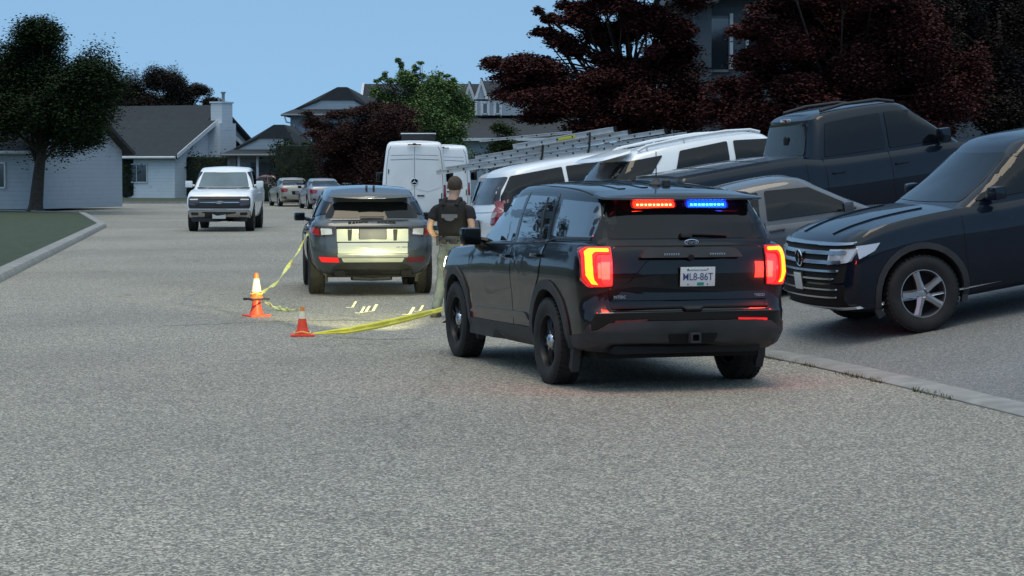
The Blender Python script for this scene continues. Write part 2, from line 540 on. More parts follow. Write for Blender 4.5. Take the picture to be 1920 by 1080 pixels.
def wheel(car, x, y, r=.38, w=.25, style='steel', rimr=None, spin=0):
    """wheel part with tyre and rim as sub-parts; origin at the hub"""
    key = (round(r, 3), round(w, 3), style)
    e = bpy.data.objects.new('wheel', None); COL.objects.link(e); e.parent = car.root
    e.empty_display_size = .1
    e.location = (x, y, r)
    e.rotation_euler = (spin, 0, 0 if x > 0 else PI)
    if key in WHEELS:
        for ch in WHEELS[key].children:
            c = ch.copy(); COL.objects.link(c); c.parent = e
        return e
    WHEELS[key] = e
    rr = rimr or r * .63
    h = w / 2
    bm = BM()   # tyre, outer face towards +x
    prof = [(-h*.8, rr), (-h*.97, rr + (r-rr)*.3), (-h, rr + (r-rr)*.6), (-h*.93, r - .022), (-h*.78, r - .004), (-h*.3, r), (h*.3, r),
            (h*.78, r - .004), (h*.93, r - .022), (h, rr + (r-rr)*.6), (h*.97, rr + (r-rr)*.3), (h*.8, rr)]
    lathe(bm, prof, 56, closed=False)
    bmesh.ops.delete(bm, geom=[f for f in bm.faces if len(f.verts) > 4], context='FACES')
    # tread blocks
    for k in range(48):
        a = 2 * PI * k / 48
        for xx, ww, da in ((-h*.62, h*.34, 0), (-.0, h*.3, .05), (h*.62, h*.34, 0)):
            box(bm, (xx, (r + .001) * math.cos(a + da), (r + .001) * math.sin(a + da)), (ww * 1.2, .034, .010), rot=(a + da - PI/2, 0, 0))
    mk('tyre', bm, RUB, e, 40)
    bm = BM()
    lip = [(h*.72, rr + .006), (h*.80, rr + .004), (h*.80, rr - .008), (h*.70, rr - .014), (-h*.2, rr - .03), (-h*.8, rr - .01), (-h*.8, rr), ]
    lathe(bm, lip, 48)
    bmesh.ops.delete(bm, geom=[f for f in bm.faces if len(f.verts) > 4], context='FACES')
    lathe(bm, [(-h*.1, .001), (-h*.1, rr - .02), (-h*.15, rr - .02), (-h*.15, .001)], 32, mi=1)
    m0 = RIMD
    if style == 'steel':       # dark steel wheel with bright centre cap
        lathe(bm, [(h*.30, rr-.02), (h*.38, rr*.82), (h*.30, rr*.70)], 40)
        bmesh.ops.delete(bm, geom=[f for f in bm.faces if len(f.verts) > 4], context='FACES')
        for k in range(5):
            a = 2 * PI * k / 5 + .3
            for da in (-.17, .17):
                p0 = (h*.42, math.cos(a+da*1.4) * rr*.30, math.sin(a+da*1.4) * rr*.30)
                p1 = (h*.33, math.cos(a+da) * rr*.90, math.sin(a+da) * rr*.90)
                tube(bm, [p0, ((p0[0]+p1[0])/2 + .01, (p0[1]+p1[1])/2, (p0[2]+p1[2])/2), p1], [rr*.10, rr*.085, rr*.10], 8)
        lathe(bm, [(h*.2, rr*.42), (h*.42, rr*.40), (h*.5, rr*.30)], 32)
        mk('rim', bm, [m0, WELL], e, 35)
        bm = BM()
        lathe(bm, [(h*.42, rr*.30), (h*.60, rr*.285), (h*.74, rr*.22), (h*.80, rr*.12), (h*.82, .001)], 32)
        for k in range(5):
            a = 2 * PI * k / 5
            lathe(bm, [(h*.45, rr*.055), (h*.62, rr*.05), (h*.64, .001)], 10, c=(0, math.cos(a)*rr*.34, math.sin(a)*rr*.34))
        mk('hub_cap', bm, CHROMD, e, 40)
    else:
        ns = {'alloy5': 5, 'alloy10': 10, 'alloy7': 7}.get(style.split('_')[0], 5)
        mm = RIMS if 'dark' not in style else RIMD
        for k in range(ns):
            a = 2 * PI * k / ns
            wd = rr * (.20 if ns == 5 else .13 if ns == 7 else .09)
            c0 = Vector((h*.45, math.cos(a) * rr*.2, math.sin(a) * rr*.2)); c1 = Vector((h*.62, math.cos(a) * rr*.95, math.sin(a) * rr*.95))
            tube(bm, [c0, (c0 + c1) / 2 + Vector((.008, 0, 0)), c1], [wd, wd*.75, wd*.85], 6)
        lathe(bm, [(h*.1, rr*.27), (h*.55, rr*.25), (h*.62, rr*.15), (h*.62, .001)], 24)
        mk('rim', bm, [mm, WELL], e, 35)
    return e
def text_mesh(s, size, depth=.003, bold=0.0, sx=1.0):
    cu = bpy.data.curves.new('t', 'FONT'); cu.body = s; cu.size = size; cu.extrude = depth; cu.offset = bold
    cu.align_x = 'CENTER'; cu.align_y = 'CENTER'
    o = bpy.data.objects.new('t', cu); COL.objects.link(o)
    dg = bpy.context.evaluated_depsgraph_get()
    me = bpy.data.meshes.new_from_object(o.evaluated_get(dg))
    bpy.data.objects.remove(o)
    for v in me.vertices: v.co.x *= sx
    return me
def text(name, s, size, m, parent, loc, rot, depth=.003, bold=0.0, sx=1.0):
    me = text_mesh(s, size, depth, bold, sx); me.materials.clear(); me.materials.append(m)
    o = bpy.data.objects.new(name, me); COL.objects.link(o); o.parent = parent; o.location = loc; o.rotation_euler = rot
    return o
def mirror_part(car, sx, x, y, z, m, size=(.11, .16, .17), glassm=None, arm=.10):
    """door mirror: rounded housing on an arm, glass facing backwards"""
    bm = BM()
    box(bm, (sx * (x + arm + size[0]), y, z), (size[0] * 2, size[1], size[2]), rot=(0, 0, -sx * .12), bev=min(size) * .3)
    tube(bm, [(sx * (x - .02), y + .03, z - .05), (sx * (x + arm), y, z - .03)], [.035, .028], 8)
    o = mk('side_mirror', bm, m, car.root, 40)
    bm = BM()
    box(bm, (sx * (x + arm + size[0]), y - size[1] / 2 - .002, z), (size[0] * 1.7, .008, size[2] * .78), rot=(0, 0, -sx * .12), bev=.003)
    mk('mirror_glass', bm, glassm or GLASS, o)
    return o

# ================================================================ black police SUV
E_RED = mat('lamp_red_glow', (.3, .01, .01), .2, emit=(1, .010, .008), es=1.3)
E_CORE = mat('lamp_core_glow', (.3, .05, .01), .3, emit=(1, .36, .01), es=2.2)
E_REDLED = mat('led_red', (.3, .02, .01), .3, emit=(1, .02, .008), es=2.2)
E_REDHOT = mat('led_red_hot', (.3, .1, .05), .3, emit=(1, .32, .14), es=3)
E_BLUELED = mat('led_blue', (.01, .02, .3), .3, emit=(.002, .03, 1), es=2.2)
E_BLUEHOT = mat('led_blue_hot', (.1, .3, .5), .3, emit=(.05, .45, 1), es=2.6)
E_REFLGLOW = mat('reflector_glow', (.5, .01, .01), .2, emit=(1, .02, .02), es=.45)  # reflector, no lamp: emission stands in for light it throws back
E_HEAD = mat('headlamp_lit', (.8, .8, .7), .2, emit=(1, .9, .62), es=9)

def police_suv():
    c = Car('police_suv', 'black police SUV with lit tail lamps and red and blue rear light bars', 'police car')
    zb = lambda y: sinterp(y, [(-2.6, .40), (-2.2, .34), (-1.0, .30), (1.2, .28), (2.1, .26), (2.5, .30)])
    zt = lambda y: sinterp(y, [(-2.6, 1.26), (-2.3, 1.28), (-1.5, 1.275), (0, 1.23), (.9, 1.17), (1.3, 1.14), (1.9, 1.10), (2.3, 1.02), (2.5, .93)])
    cut = arch_cut((-1.512, 1.512), .455, 1.0, .40, zc=.395)
    LV = [(0, .86, 2.38, -2.42), (.04, .92, 2.45, -2.52), (.16, .955, 2.49, -2.575), (.34, .965, 2.48, -2.58), (.37, .968, 2.48, -2.555), (.47, .972, 2.47, -2.53),
          (.56, .985, 2.46, -2.525), (.72, .995, 2.44, -2.53), (.86, .985, 2.40, -2.515), (.93, .965, 2.36, -2.49), (.98, .945, 2.32, -2.47), (1, .915, 2.28, -2.44)]
    c.vol('body', PAINT_BLACK, LV, zb, zt, cut, crown=.035, RF=.30, RR=.20, bf=.16, br=.09, tf=.05, tr=.035)
    zr = lambda y: sinterp(y, [(-2.6, 1.66), (-2.2, 1.70), (-1.5, 1.745), (-.7, 1.765), (0, 1.75), (.35, 1.72), (.8, 1.66), (1.3, 1.6)])
    zc0 = lambda y: zt(y) - .03
    CV = [(0, .925, 1.12, -2.455, dict(RF=.25, bf=.22)), (.08, .915, 1.05, -2.45), (.5, .845, .66, -2.36), (.80, .775, .38, -2.285), (.92, .742, .28, -2.255),
          (.975, .705, .20, -2.24), (1, .655, .12, -2.22)]
    c.vol('cabin', PAINT_BLACK, CV, zc0, zr, None, crown=.035, RF=.16, RR=.14, bf=.13, br=.05, tf=.03, tr=.10, M=13)
    # roof ribs
    for x in (-.42, -.21, .0, .21, .42):
        c.patch('roof_rib', rpoly([(x - .035, -1.95), (x + .035, -1.95), (x + .035, -.15), (x - .035, -.15)], .03), PAINT_BLACK, '+z', .008, .01, .12)
    c.line([(-.66, .08), (-.70, -.8), (-.70, -2.0)], '+z', .012); c.line([(.66, .08), (.70, -.8), (.70, -2.0)], '+z', .012)
    # rear spoiler
    bm = BM()
    shell(bm, [(0, .72, -2.12, -2.40), (.3, .745, -2.06, -2.43), (.8, .735, -2.05, -2.425), (1, .70, -2.02, -2.40)], lambda y: 1.655 + (y + 2.1) * .05, lambda y: 1.705 + (y + 2.1) * .13, crown=.03,
          RF=.05, RR=.07, bf=0, br=.05, tf=0, tr=0.05)
    mk('rear_spoiler', bm, PAINT_BLACK, c.root, 35)
    # glass
    c.patch('windshield', rpoly([(-.80, 1.20), (.80, 1.20), (.64, 1.68), (-.64, 1.68)], .06), GLASS, '+y', .004, .02)
    c.patch('rear_window', rpoly([(-.79, 1.315), (.79, 1.315), (.735, 1.50), (.70, 1.53), (.655, 1.665), (-.655, 1.665), (-.70, 1.53), (-.735, 1.50)], .02), GLASS, '-y', .005, .02)
    # doors : front and rear, window and handle are sub-parts
    def door(sx, poly, glass, hpos, gm):
        ax = '+x' if sx > 0 else '-x'
        d = c.patch('door', rpoly(poly, .05), PAINT_BLACK, ax, .006, .012, .10)
        c.patch('window', rpoly(glass, .03), gm, ax, .007, .015, .1, parent=d)
        bm = BM()
        h, n, dd = c.hit(hpos, ax)
        box(bm, (h.x + sx * .035, hpos[0], hpos[1]), (.022, .20, .030), bev=.009)
        box(bm, (h.x + sx * .012, hpos[0] + .075, hpos[1]), (.05, .035, .024), bev=.004)
        box(bm, (h.x + sx * .012, hpos[0] - .075, hpos[1]), (.05, .035, .024), bev=.004)
        mk('door_handle', bm, PAINT_BLACK, d, 40)
    for sx in (-1, 1):
        door(sx, [(.98, .50), (.98, 1.09), (.80, 1.17), (.28, 1.655), (-.36, 1.70), (-.44, 1.20), (-.46, .44), (.93, .44)],
             [(.70, 1.20), (.26, 1.615), (-.30, 1.665), (-.36, 1.235)], (-.32, 1.10), GLASS_SKY)
        door(sx, [(-.475, .44), (-.455, 1.20), (-.375, 1.70), (-1.25, 1.70), (-1.40, 1.26), (-1.30, .95), (-1.05, .72), (-.98, .44)],
             [(-.46, 1.235), (-.40, 1.665), (-1.20, 1.660), (-1.32, 1.285)], (-1.24, 1.14), GLASS_SKY)
    c.line([(-1.13, 1.28), (-.97, 1.65)], '-x', .022, BLK, .012, 'window_divider')
    c.line([(-1.13, 1.28), (-.97, 1.65)], '+x', .022, BLK, .012, 'window_divider')
    c.patch('quarter_window', [(-1.46, 1.315), (-1.36, 1.64), (-2.16, 1.62), (-2.26, 1.50), (-2.30, 1.325)], GLASS_SKY, '+x', .005, .015, both=True, rnd=.03)
    # belt trim, cladding
    c.line([(.80, 1.178), (-.40, 1.212), (-1.36, 1.262), (-1.50, 1.29), (-2.28, 1.305)], '-x', .016, BLK, .008, 'belt_trim')
    c.line([(.80, 1.178), (-.40, 1.212), (-1.36, 1.262), (-1.50, 1.29), (-2.28, 1.305)], '+x', .016, BLK, .008, 'belt_trim')
    for y in (-1.512, 1.512):
        c.patch('wheel_arch_trim', arc_poly(y, .395, .452, .535, -28 if y > 0 else -20, 208 if y < 0 else 200), CLAD, '+x', .022, .07, .07, both=True)
    c.patch('rocker_trim', [(-1.06, .30), (-1.02, .47), (1.02, .44), (1.06, .28)], CLAD, '+x', .020, .05, both=True)
    c.patch('door_moulding', rpoly([(-.98, .535), (-.86, .60), (.84, .56), (.98, .50)], .03), PAINT_BLACK, '+x', .022, .04, both=True)
    # rear bumper
    c.patch('rear_bumper', [(-.90, .36), (-.91, .52), (-.82, .545), (-.74, .60), (-.60, .615), (.60, .615), (.74, .60), (.82, .545), (.91, .52), (.90, .36), (.7, .345), (-.7, .345)], CLAD, '-y', .022, .05, .08)
    for ax in ('+x', '-x'):
        c.patch('bumper_side', [(-2.43, .59), (-2.34, .50), (-2.03, .47), (-1.98, .37), (-2.3, .375), (-2.42, .41)], CLAD, ax, .018, .05, .08)
    bm = BM()
    box(bm, (0, -2.30, .375), (1.36, .30, .10), bev=.03)
    mk('bumper_valance', bm, UNDER, c.root)
    c.patch('hitch_recess', rpoly([(-.20, .425), (.20, .425), (.23, .51), (-.23, .51)], .02), SEAM, '-y', .030, .04)
    bm = BM()
    for (x, z, w, h) in ((0, .435, .09, .016), (0, .505, .09, .016), (-.038, .47, .016, .075), (.038, .47, .016, .075)):
        box(bm, (x, -2.615, z), (w, .07, h), bev=.003)
    mk('tow_hitch', bm, CLAD, c.root)
    for x in (-1, 1):
        c.patch('bumper_reflector', rpoly([(x*.42, .618), (x*.70, .604), (x*.70, .624), (x*.42, .634)], .005), E_REFLGLOW if x > 0 else REFLD, '-y', .022, .02)
    # tailgate
    tg = c.patch('tailgate', rpoly([(-.745, .70), (.745, .70), (.775, .80), (.70, .93), (.70, 1.245), (.80, 1.262), (.79, 1.305), (-.79, 1.305), (-.80, 1.262), (-.70, 1.245), (-.70, .93), (-.775, .80)], .02), PAINT_BLACK, '-y', .006, .02, .08)
    c.patch('tailgate_panel', rpoly([(-.40, 1.13), (.40, 1.13), (.56, .94), (.73, .90), (.74, .79), (-.74, .79), (-.73, .90), (-.56, .94)], .03), PAINT_BLACK, '-y', .030, .02, .1, parent=tg)
    c.patch('number_plate_housing', rpoly([(-.47, 1.145), (-.42, 1.215), (-.36, 1.228), (.36, 1.228), (.42, 1.215), (.47, 1.145)], .02), BLK, '-y', .06, .06, .06, parent=tg)
    for sx in (-1, 1):
        bm = BM()
        for k in range(7): box(bm, (sx*.21 + (k - 3) * .021, -2.60, 1.185), (.013, .012, .018), bev=.003)
        mk('lamp_strip', bm, CHROMD, tg)
    bm = BM(); lathe(bm, [(0, .03), (-.025, .026), (-.03, .001)], 16, 'y', (-.02, -2.56, 1.155)); mk('camera_lens', bm, SEAM, tg)
    c.line([(-.72, .725), (-.1, .728), (-.06, .70), (.06, .70), (.1, .728), (.72, .725)], '-y', .014, SEAM, .02, 'panel_seam', tg)
    c.line([(-.66, 1.25), (.66, 1.25)], '-y', .008, SEAM, .008, 'panel_seam', tg)
    # number plate
    bm = BM(); box(bm, (0, 0, 0), (.318, .006, .166), bev=.003)
    pl = mk('number_plate', bm, PLATE, c.root); pl.location = (.035, -2.588, .992); pl.rotation_euler = (rad(3), 0, 0)
    PB = mat('plate_blue', (.05, .06, .17), .5)
    text('plate_lettering', 'ML8-86T', .088, PB, pl, (0, -.004, -.004), (PI/2, 0, 0), .001, .0003, .86)
    text('plate_slogan', 'Beautiful British Columbia', .017, PB, pl, (-.01, -.004, .056), (PI/2, 0, 0), .0008)
    bm = BM(); box(bm, (.025, -.004, -.063), (.06, .002, .026)); mk('plate_sticker', bm, mat('sticker_green', (.03, .22, .16), .5), pl)
    for x in (-.09, .09):
        for z in (-.066, .064):
            bm = BM(); lathe(bm, [(0, .006), (-.004, .005), (-.005, .001)], 8, 'y', (x, -.003, z)); mk('plate_screw', bm, SEAM, pl)
    # badge: oval with script
    bm = BM()
    n = 32
    for (a, b, yy) in ((.066, .026, 0), (.0, .0, 0)):
        if a:
            o_ = [bm.verts.new((a*math.cos(2*PI*k/n), -.004, b*math.sin(2*PI*k/n))) for k in range(n)]
            i_ = [bm.verts.new((a*.90*math.cos(2*PI*k/n), -.006, b*.78*math.sin(2*PI*k/n))) for k in range(n)]
            o2 = [bm.verts.new((a*math.cos(2*PI*k/n), .006, b*math.sin(2*PI*k/n))) for k in range(n)]
            for k in range(n):
                bm.faces.new([o_[k], o_[(k+1)%n], i_[(k+1)%n], i_[k]]); bm.faces.new([o2[k], o2[(k+1)%n], o_[(k+1)%n], o_[k]])
    bg_ = mk('badge', bm, CHROME, tg); bg_.location = (.01, -2.500, 1.285)
    bm = BM(); lathe(bm, [(0, 1), (.001, 1)], n, 'y'); bmesh.ops.scale(bm, vec=(.061, 1, .021), verts=bm.verts)
    b2_ = mk('badge_field', bm, mat('badge_blue', (.01, .015, .05), .3, coat=1), bg_); b2_.location = (0, -.003, 0)
    text('badge_script', 'Ford', .040, CHROME, bg_, (0, -.006, -.001), (PI/2, 0, 0), .0015, .0006, 1.25)
    h1, _, _ = c.hit((-.60, .815), '-y')
    text('model_lettering', 'INTERCEPTOR', .034, CHROMD, tg, (-.60, h1.y - .028, .822), (PI/2, 0, 0), .002, .001, .95)
    text('model_lettering', 'HYBRID', .034, CHROMD, tg, (.63, h1.y - .028, .822), (PI/2, 0, 0), .002, .001, .95)
    # wiper
    bm = BM()
    h1, _, _ = c.hit((-.02, 1.35), '-y')
    box(bm, (.16, h1.y - .030, 1.352), (.44, .02, .020), rot=(0, .02, 0), bev=.005)
    box(bm, (-.02, h1.y - .035, 1.345), (.10, .05, .045), bev=.012)
    mk('rear_wiper', bm, BLK, c.root)
    # light bars behind the upper rear glass edge
    for sx, m1, m2, nm in ((-1, E_REDLED, E_REDHOT, 'red'), (1, E_BLUELED, E_BLUEHOT, 'blue')):
        xc = -.02 + sx * .245
        h1, _, _ = c.hit((xc, 1.60), '-y')
        lb = c.patch('light_bar', rpoly([(xc - .205, 1.565), (xc + .205, 1.565), (xc + .205, 1.635), (xc - .205, 1.635)], .03), BLK, '-y', .03, .03, .05)
        lb['label'] = 'lit %s light bar' % nm
        c.patch('light_bar_lens', rpoly([(xc - .185, 1.574), (xc + .185, 1.574), (xc + .185, 1.626), (xc - .185, 1.626)], .02), m1, '-y', .038, .02, .05, parent=lb)
        bm = BM()
        for k in range(9):
            xk_ = xc + (k - 4) * .037
            hk, _, _ = c.hit((xk_, 1.60), '-y')
            box(bm, (xk_, hk.y - .037, 1.600), (.020 + .008 * (k % 2), .012, .024), bev=.003)
        mk('diodes', bm, m2, lb)['kind'] = 'stuff'
        l = bpy.data.lights.new('light_bar_lamp', 'AREA'); l.shape = 'RECTANGLE'; l.size = .36; l.size_y = .05
        l.energy = 5; l.color = (1, .03, .01) if sx < 0 else (.01, .08, 1)
        lo = bpy.data.objects.new('light_bar_lamp', l); COL.objects.link(lo); lo.parent = lb
        lo.location = (xc, h1.y - .06, 1.602); lo.rotation_euler = (PI/2 + .5, 0, 0)
    # tail lamps
    for sx in (-1, 1):
        X = lambda p: [(sx * a, b) for a, b in p]
        t = c.patch('tail_lamp', rpoly(X([(.705, .915), (.89, .905), (.935, .96), (.93, 1.22), (.90, 1.245), (.705, 1.25)]), .015), REDL, '-y', .026, .05, .05)
        c.patch('lamp_tube', rpoly(X([(.715, 1.185), (.715, 1.237), (.88, 1.237), (.922, 1.21), (.927, 1.0), (.88, .920), (.78, .912), (.825, .955), (.842, 1.02), (.838, 1.155), (.82, 1.180)]), .012), E_RED, '-y', .036, .02, .04, parent=t)
        c.patch('lamp_tube', rpoly(X([(.73, 1.20), (.73, 1.228), (.868, 1.228), (.902, 1.20), (.906, 1.01), (.865, .935), (.82, .928), (.852, .97), (.862, 1.02), (.858, 1.175), (.835, 1.200)]), .01), E_CORE, '-y', .044, .02, .04, parent=t)
        c.patch('reversing_lens', rpoly(X([(.712, .925), (.775, .925), (.80, .96), (.80, 1.16), (.712, 1.175)]), .01), mat('lens_pink', (.30, .06, .07), .15, coat=1, metal=.2), '-y', .034, .02, .05, parent=t)
        ax = '+x' if sx > 0 else '-x'
        c.patch('side_lens', [(-2.43, 1.24), (-2.43, .94), (-2.40, .97), (-2.36, 1.10), (-2.32, 1.18), (-2.28, 1.235)], REDL, ax, .012, .03, .05, parent=t)
        c.patch('side_glow', [(-2.44, 1.20), (-2.44, .97), (-2.41, 1.0), (-2.40, 1.10), (-2.41, 1.19)], E_RED, ax, .018, .02, .05, parent=t)
        l = bpy.data.lights.new('tail_lamp_light', 'AREA'); l.size = .22; l.energy = 6; l.color = (1, .05, .03)
        lo = bpy.data.objects.new('tail_lamp_light', l); COL.objects.link(lo); lo.parent = t
        lo.location = (sx * .84, -2.66, 1.07); lo.rotation_euler = (PI/2 - .12, 0, 0)
        l = bpy.data.lights.new('tail_lamp_light', 'POINT'); l.shadow_soft_size = .02; l.energy = 1.0; l.color = (1, .012, .01)
        lo = bpy.data.objects.new('tail_lamp_light', l); COL.objects.link(lo); lo.parent = t
        lo.location = (sx * 1.06, -2.56, 1.08)
    # front end
    for sx in (-1, 1):
        X = lambda p: [(sx * a, b) for a, b in p]
        hl = c.patch('headlamp', rpoly(X([(.52, .83), (.90, .84), (.93, .93), (.50, .91)]), .02), E_HEAD, '+y', .01, .03)
        l = bpy.data.lights.new('headlamp_beam', 'SPOT'); l.energy = 3200 if sx < 0 else 600; l.spot_size = rad(31); l.spot_blend = .5; l.color = (1.0, .98, .52); l.shadow_soft_size = .012
        lo = bpy.data.objects.new('headlamp_beam', l); COL.objects.link(lo); lo.parent = hl
        lo.location = (sx * .72, 2.60, .86)
        lo.rotation_euler = Vector((-.0 , 1, -.055)).to_track_quat('-Z', 'Y').to_euler()
        bm = BM(); box(bm, (sx * .72, 2.655, .866), (.16, .11, .003)); mk('added_beam_plate', bm, SEAM, hl)  # unseen plate added to block the beam above lamp height
        c.patch('fender_lens', [(2.05, .90), (2.30, .86), (2.30, .94), (2.02, 1.0)], E_HEAD if sx < 0 else CLEAR, '-x' if sx < 0 else '+x', .01, .02, parent=hl)
    c.patch('grille', rpoly([(-.48, .62), (.48, .62), (.50, .92), (-.50, .92)], .04), BLK, '+y', .012, .03)
    c.patch('front_bumper', [(-.94, .30), (.94, .30), (.94, .55), (-.94, .55)], CLAD, '+y', .02, .05)
    c.line([(-.80, 1.15), (-.78, 1.9), (-.6, 2.25), (0, 2.33), (.6, 2.25), (.78, 1.9), (.80, 1.15)], '+z', .008)
    for sx in (-1, 1):
        mirror_part(c, sx, .93, .58, 1.255, PAINT_BLACK, (.095, .13, .165), GLASS, .06)
        bm = BM(); tube(bm, [(sx*.94, .60, 1.14), (sx*1.02, .60, 1.19)], [.05, .04], 8); mk('mirror_arm', bm, PAINT_BLACK, c.root)
    # roof aerial: puck with whip
    h, _, _ = c.hit((.02, -1.72), '+z')
    bm = BM()
    lathe(bm, [(0, .075), (.02, .07), (.035, .045), (.05, .03), (.07, .018), (.075, .001)], 16, 'z', (-.02, -1.72, h.z - .01))
    lathe(bm, [(0, .04), (.05, .038), (.065, .02), (.068, .001)], 12, 'z', (.06, -1.76, h.z - .01))
    ae = mk('roof_aerial', bm, BLK, c.root)
    bm = BM(); tube(bm, [(-.02, -1.72, h.z + .05), (-.015, -1.70, h.z + .30)], [.006, .004], 6); mk('whip', bm, BLK, ae)
    bm = BM(); box(bm, (0, 0, .36), (1.5, 4.4, .18)); mk('underbody', bm, UNDER, c.root)
    for sx in (-1, 1):
        wheel(c, sx * .865, -1.512, .382, .255, 'steel', spin=.4)
        wheel(c, sx * .865, 1.512, .382, .255, 'steel', spin=1.1)
    c.place((.80, 21.62, 0), rad(17))
    return c
police_suv()

# ================================================================ parked vehicles
KERB = [(0, 7.9), (10, 5.5), (16, 4.2), (21.6, 2.9), (24.5, 1.9), (28, .6), (33, -.7), (40, -.9), (50, -1.2), (62, -1.5), (80, -1.2), (105, 1.0), (125, 8.0), (140, 30), (160, 80)]
def xk(y): return sinterp(y, KERB)
SLOPE = .15
def gz(x, y):
    """height of the land right of the kerb"""
    d = x - xk(y)
    if y > 127: d = min(d, 0) if False else d
    if d <= 0: return 0.0
    if y > 100: return .12
    return min(.02 + SLOPE * d, 1.35) if d < 9 else 1.35
def generic(name, label, cat, paint, D, group=None):
    """car body kit: D holds the measures of this model (y forward, 0 at mid wheelbase)"""
    c = Car(name, label, cat, group)
    yf, yr, hw = D['yf'], D['yr'], D['hw']
    wb = D['wb'] / 2
    r = D.get('r', .34)
    bl = D.get('zb', .26)
    zb = lambda y: sinterp(y, [(yr, bl + .12), (yr + .4, bl + .04), (0, bl), (yf - .4, bl), (yf, bl + .06)])
    zt = lambda y: sinterp(y, D['zt'])
    ar = r + .065
    cut = arch_cut((-wb, wb), ar, hw, .36, zc=r + .01)
    if D.get('bedcut'):
        x0, y0, y1, z0 = D['bedcut']
        box(cut, (0, (y0 + y1) / 2, z0 + 1), (2 * x0, y1 - y0, 2))
    LV = [(0, hw*.88, yf - .12, yr + .12), (.05, hw*.93, yf - .05, yr + .05), (.22, hw*.965, yf - .01, yr + .01), (.40, hw*.98, yf, yr), (.58, hw*.995, yf - .01, yr + .01),
          (.74, hw, yf - .05, yr + .03), (.88, hw*.985, yf - .10, yr + .05), (.95, hw*.965, yf - .15, yr + .08), (1, hw*.935, yf - .20, yr + .12)]
    LV = D.get('lv', LV)
    c.body = c.vol('body', paint, LV, zb, zt, cut, crown=D.get('hoodcrown', .04), **D.get('kw', dict(RF=.28, RR=.2, bf=.14, br=.07)))
    if 'cab' in D:
        bf, br_, tf, tr = D['cab']           # base front, base rear, top front, top rear
        wb0, wt0 = D['cabw']
        zr = lambda y: sinterp(y, D['zr'])
        z0 = lambda y: zt(y) - .03
        L = lambda a, b, t: a + (b - a) * t
        pr = D.get('cabp', 1.0)
        CV = [(0, wb0, bf, br_), (.06, wb0 - .008, L(bf, tf, .06), L(br_, tr, .06)), (.5, L(wb0, wt0, .42), L(bf, tf, .52), L(br_, tr, .52**pr)), (.80, L(wb0, wt0, .80), L(bf, tf, .85), L(br_, tr, .84)),
              (.92, wt0, tf + .03, tr - .02), (.975, wt0 - .035, tf - .05, tr + .03), (1, wt0 - .085, tf - .13, tr + .08)]
        CV = D.get('cv', CV)
        c.vol('cabin', paint, CV, z0, zr, None, crown=D.get('crown', .03), M=11, **D.get('ckw', dict(RF=.16, RR=.14, bf=.13, br=.06, tf=.03, tr=.06)))
    gl = D.get('glass', GLASS)
    for p in D.get('side', []):
        kind, poly = p[0], p[1]
        o = p[2] if len(p) > 2 else {}
        m = {'window': gl, 'lamp': REDL, 'trim': BLK, 'clad': CLAD}.get(kind, o.get('m', BLK))
        nm = o.get('name', {'window': 'side_window', 'trim': 'side_trim', 'clad': 'rocker_trim', 'lamp': 'side_lens'}.get(kind, kind))
        c.patch(nm, poly, o.get('mat', m), '+x', o.get('off', .013), .03, o.get('res', .07), both=True, rnd=o.get('rnd', .03))
    for nm, poly, m, off in D.get('rear', []):
        c.patch(nm, poly, m, '-y', off, .03, .09, rnd=.012)
    for nm, poly, m, off in D.get('front', []):
        c.patch(nm, poly, m, '+y', off, .03, .09, rnd=.012)
    for pts in D.get('seams', []): c.line(pts, '+x', .009, both=True)
    for pts in D.get('rseams', []): c.line(pts, '-y', .009)
    if D.get('archtrim'):
        for y in (-wb, wb):
            c.patch('wheel_arch_trim', arc_poly(y, r + .01, ar - .003, ar + .06, -22, 202), D['archtrim'], '+x', .012, .05, both=True)
    for (y, z) in D.get('handles', []):
        for sx in (-1, 1):
            h, _, _ = c.hit((y, z), '+x' if sx > 0 else '-x')
            bm = BM(); box(bm, (h.x + sx * .025, y, z), (.022, .19, .028), bev=.008); box(bm, (h.x + sx*.008, y + .07, z), (.04, .03, .02)); box(bm, (h.x + sx*.008, y - .07, z), (.04, .03, .02))
            mk('door_handle', bm, D.get('handlem', paint), c.root, 40)
    if 'mirror' in D:
        x, y, z = D['mirror'][:3]
        for sx in (-1, 1): mirror_part(c, sx, x, y, z, D.get('mirm', paint), D.get('mirs', (.085, .12, .135)), GLASS, .05)
    hx = D.get('track', hw - .14)
    for sx in (-1, 1):
        for y in (-wb, wb): wheel(c, sx * hx, y, r, D.get('tw', .23), D.get('style', 'alloy5'), spin=.3 + y)
    bm = BM(); box(bm, (0, 0, bl + .08), (hw * 1.4, (yf - yr) * .85, .14)); mk('underbody', bm, UNDER, c.root)
    return c
def rear_plate(c, x, z, m=PLATEG, w=.32, h=.17, front=False, name='number_plate'):
    hh, _, _ = c.hit((x, z), '+y' if front else '-y')
    s = 1 if front else -1
    bm = BM(); box(bm, (x, hh.y + s * .03, z), (w, .008, h), bev=.003); o = mk(name, bm, m, c.root)
    bm = BM(); box(bm, (x, hh.y + s * .018, z), (w + .02, .02, h + .02), bev=.004); mk('plate_holder', bm, BLK, o)
    return o, hh.y + s * .035
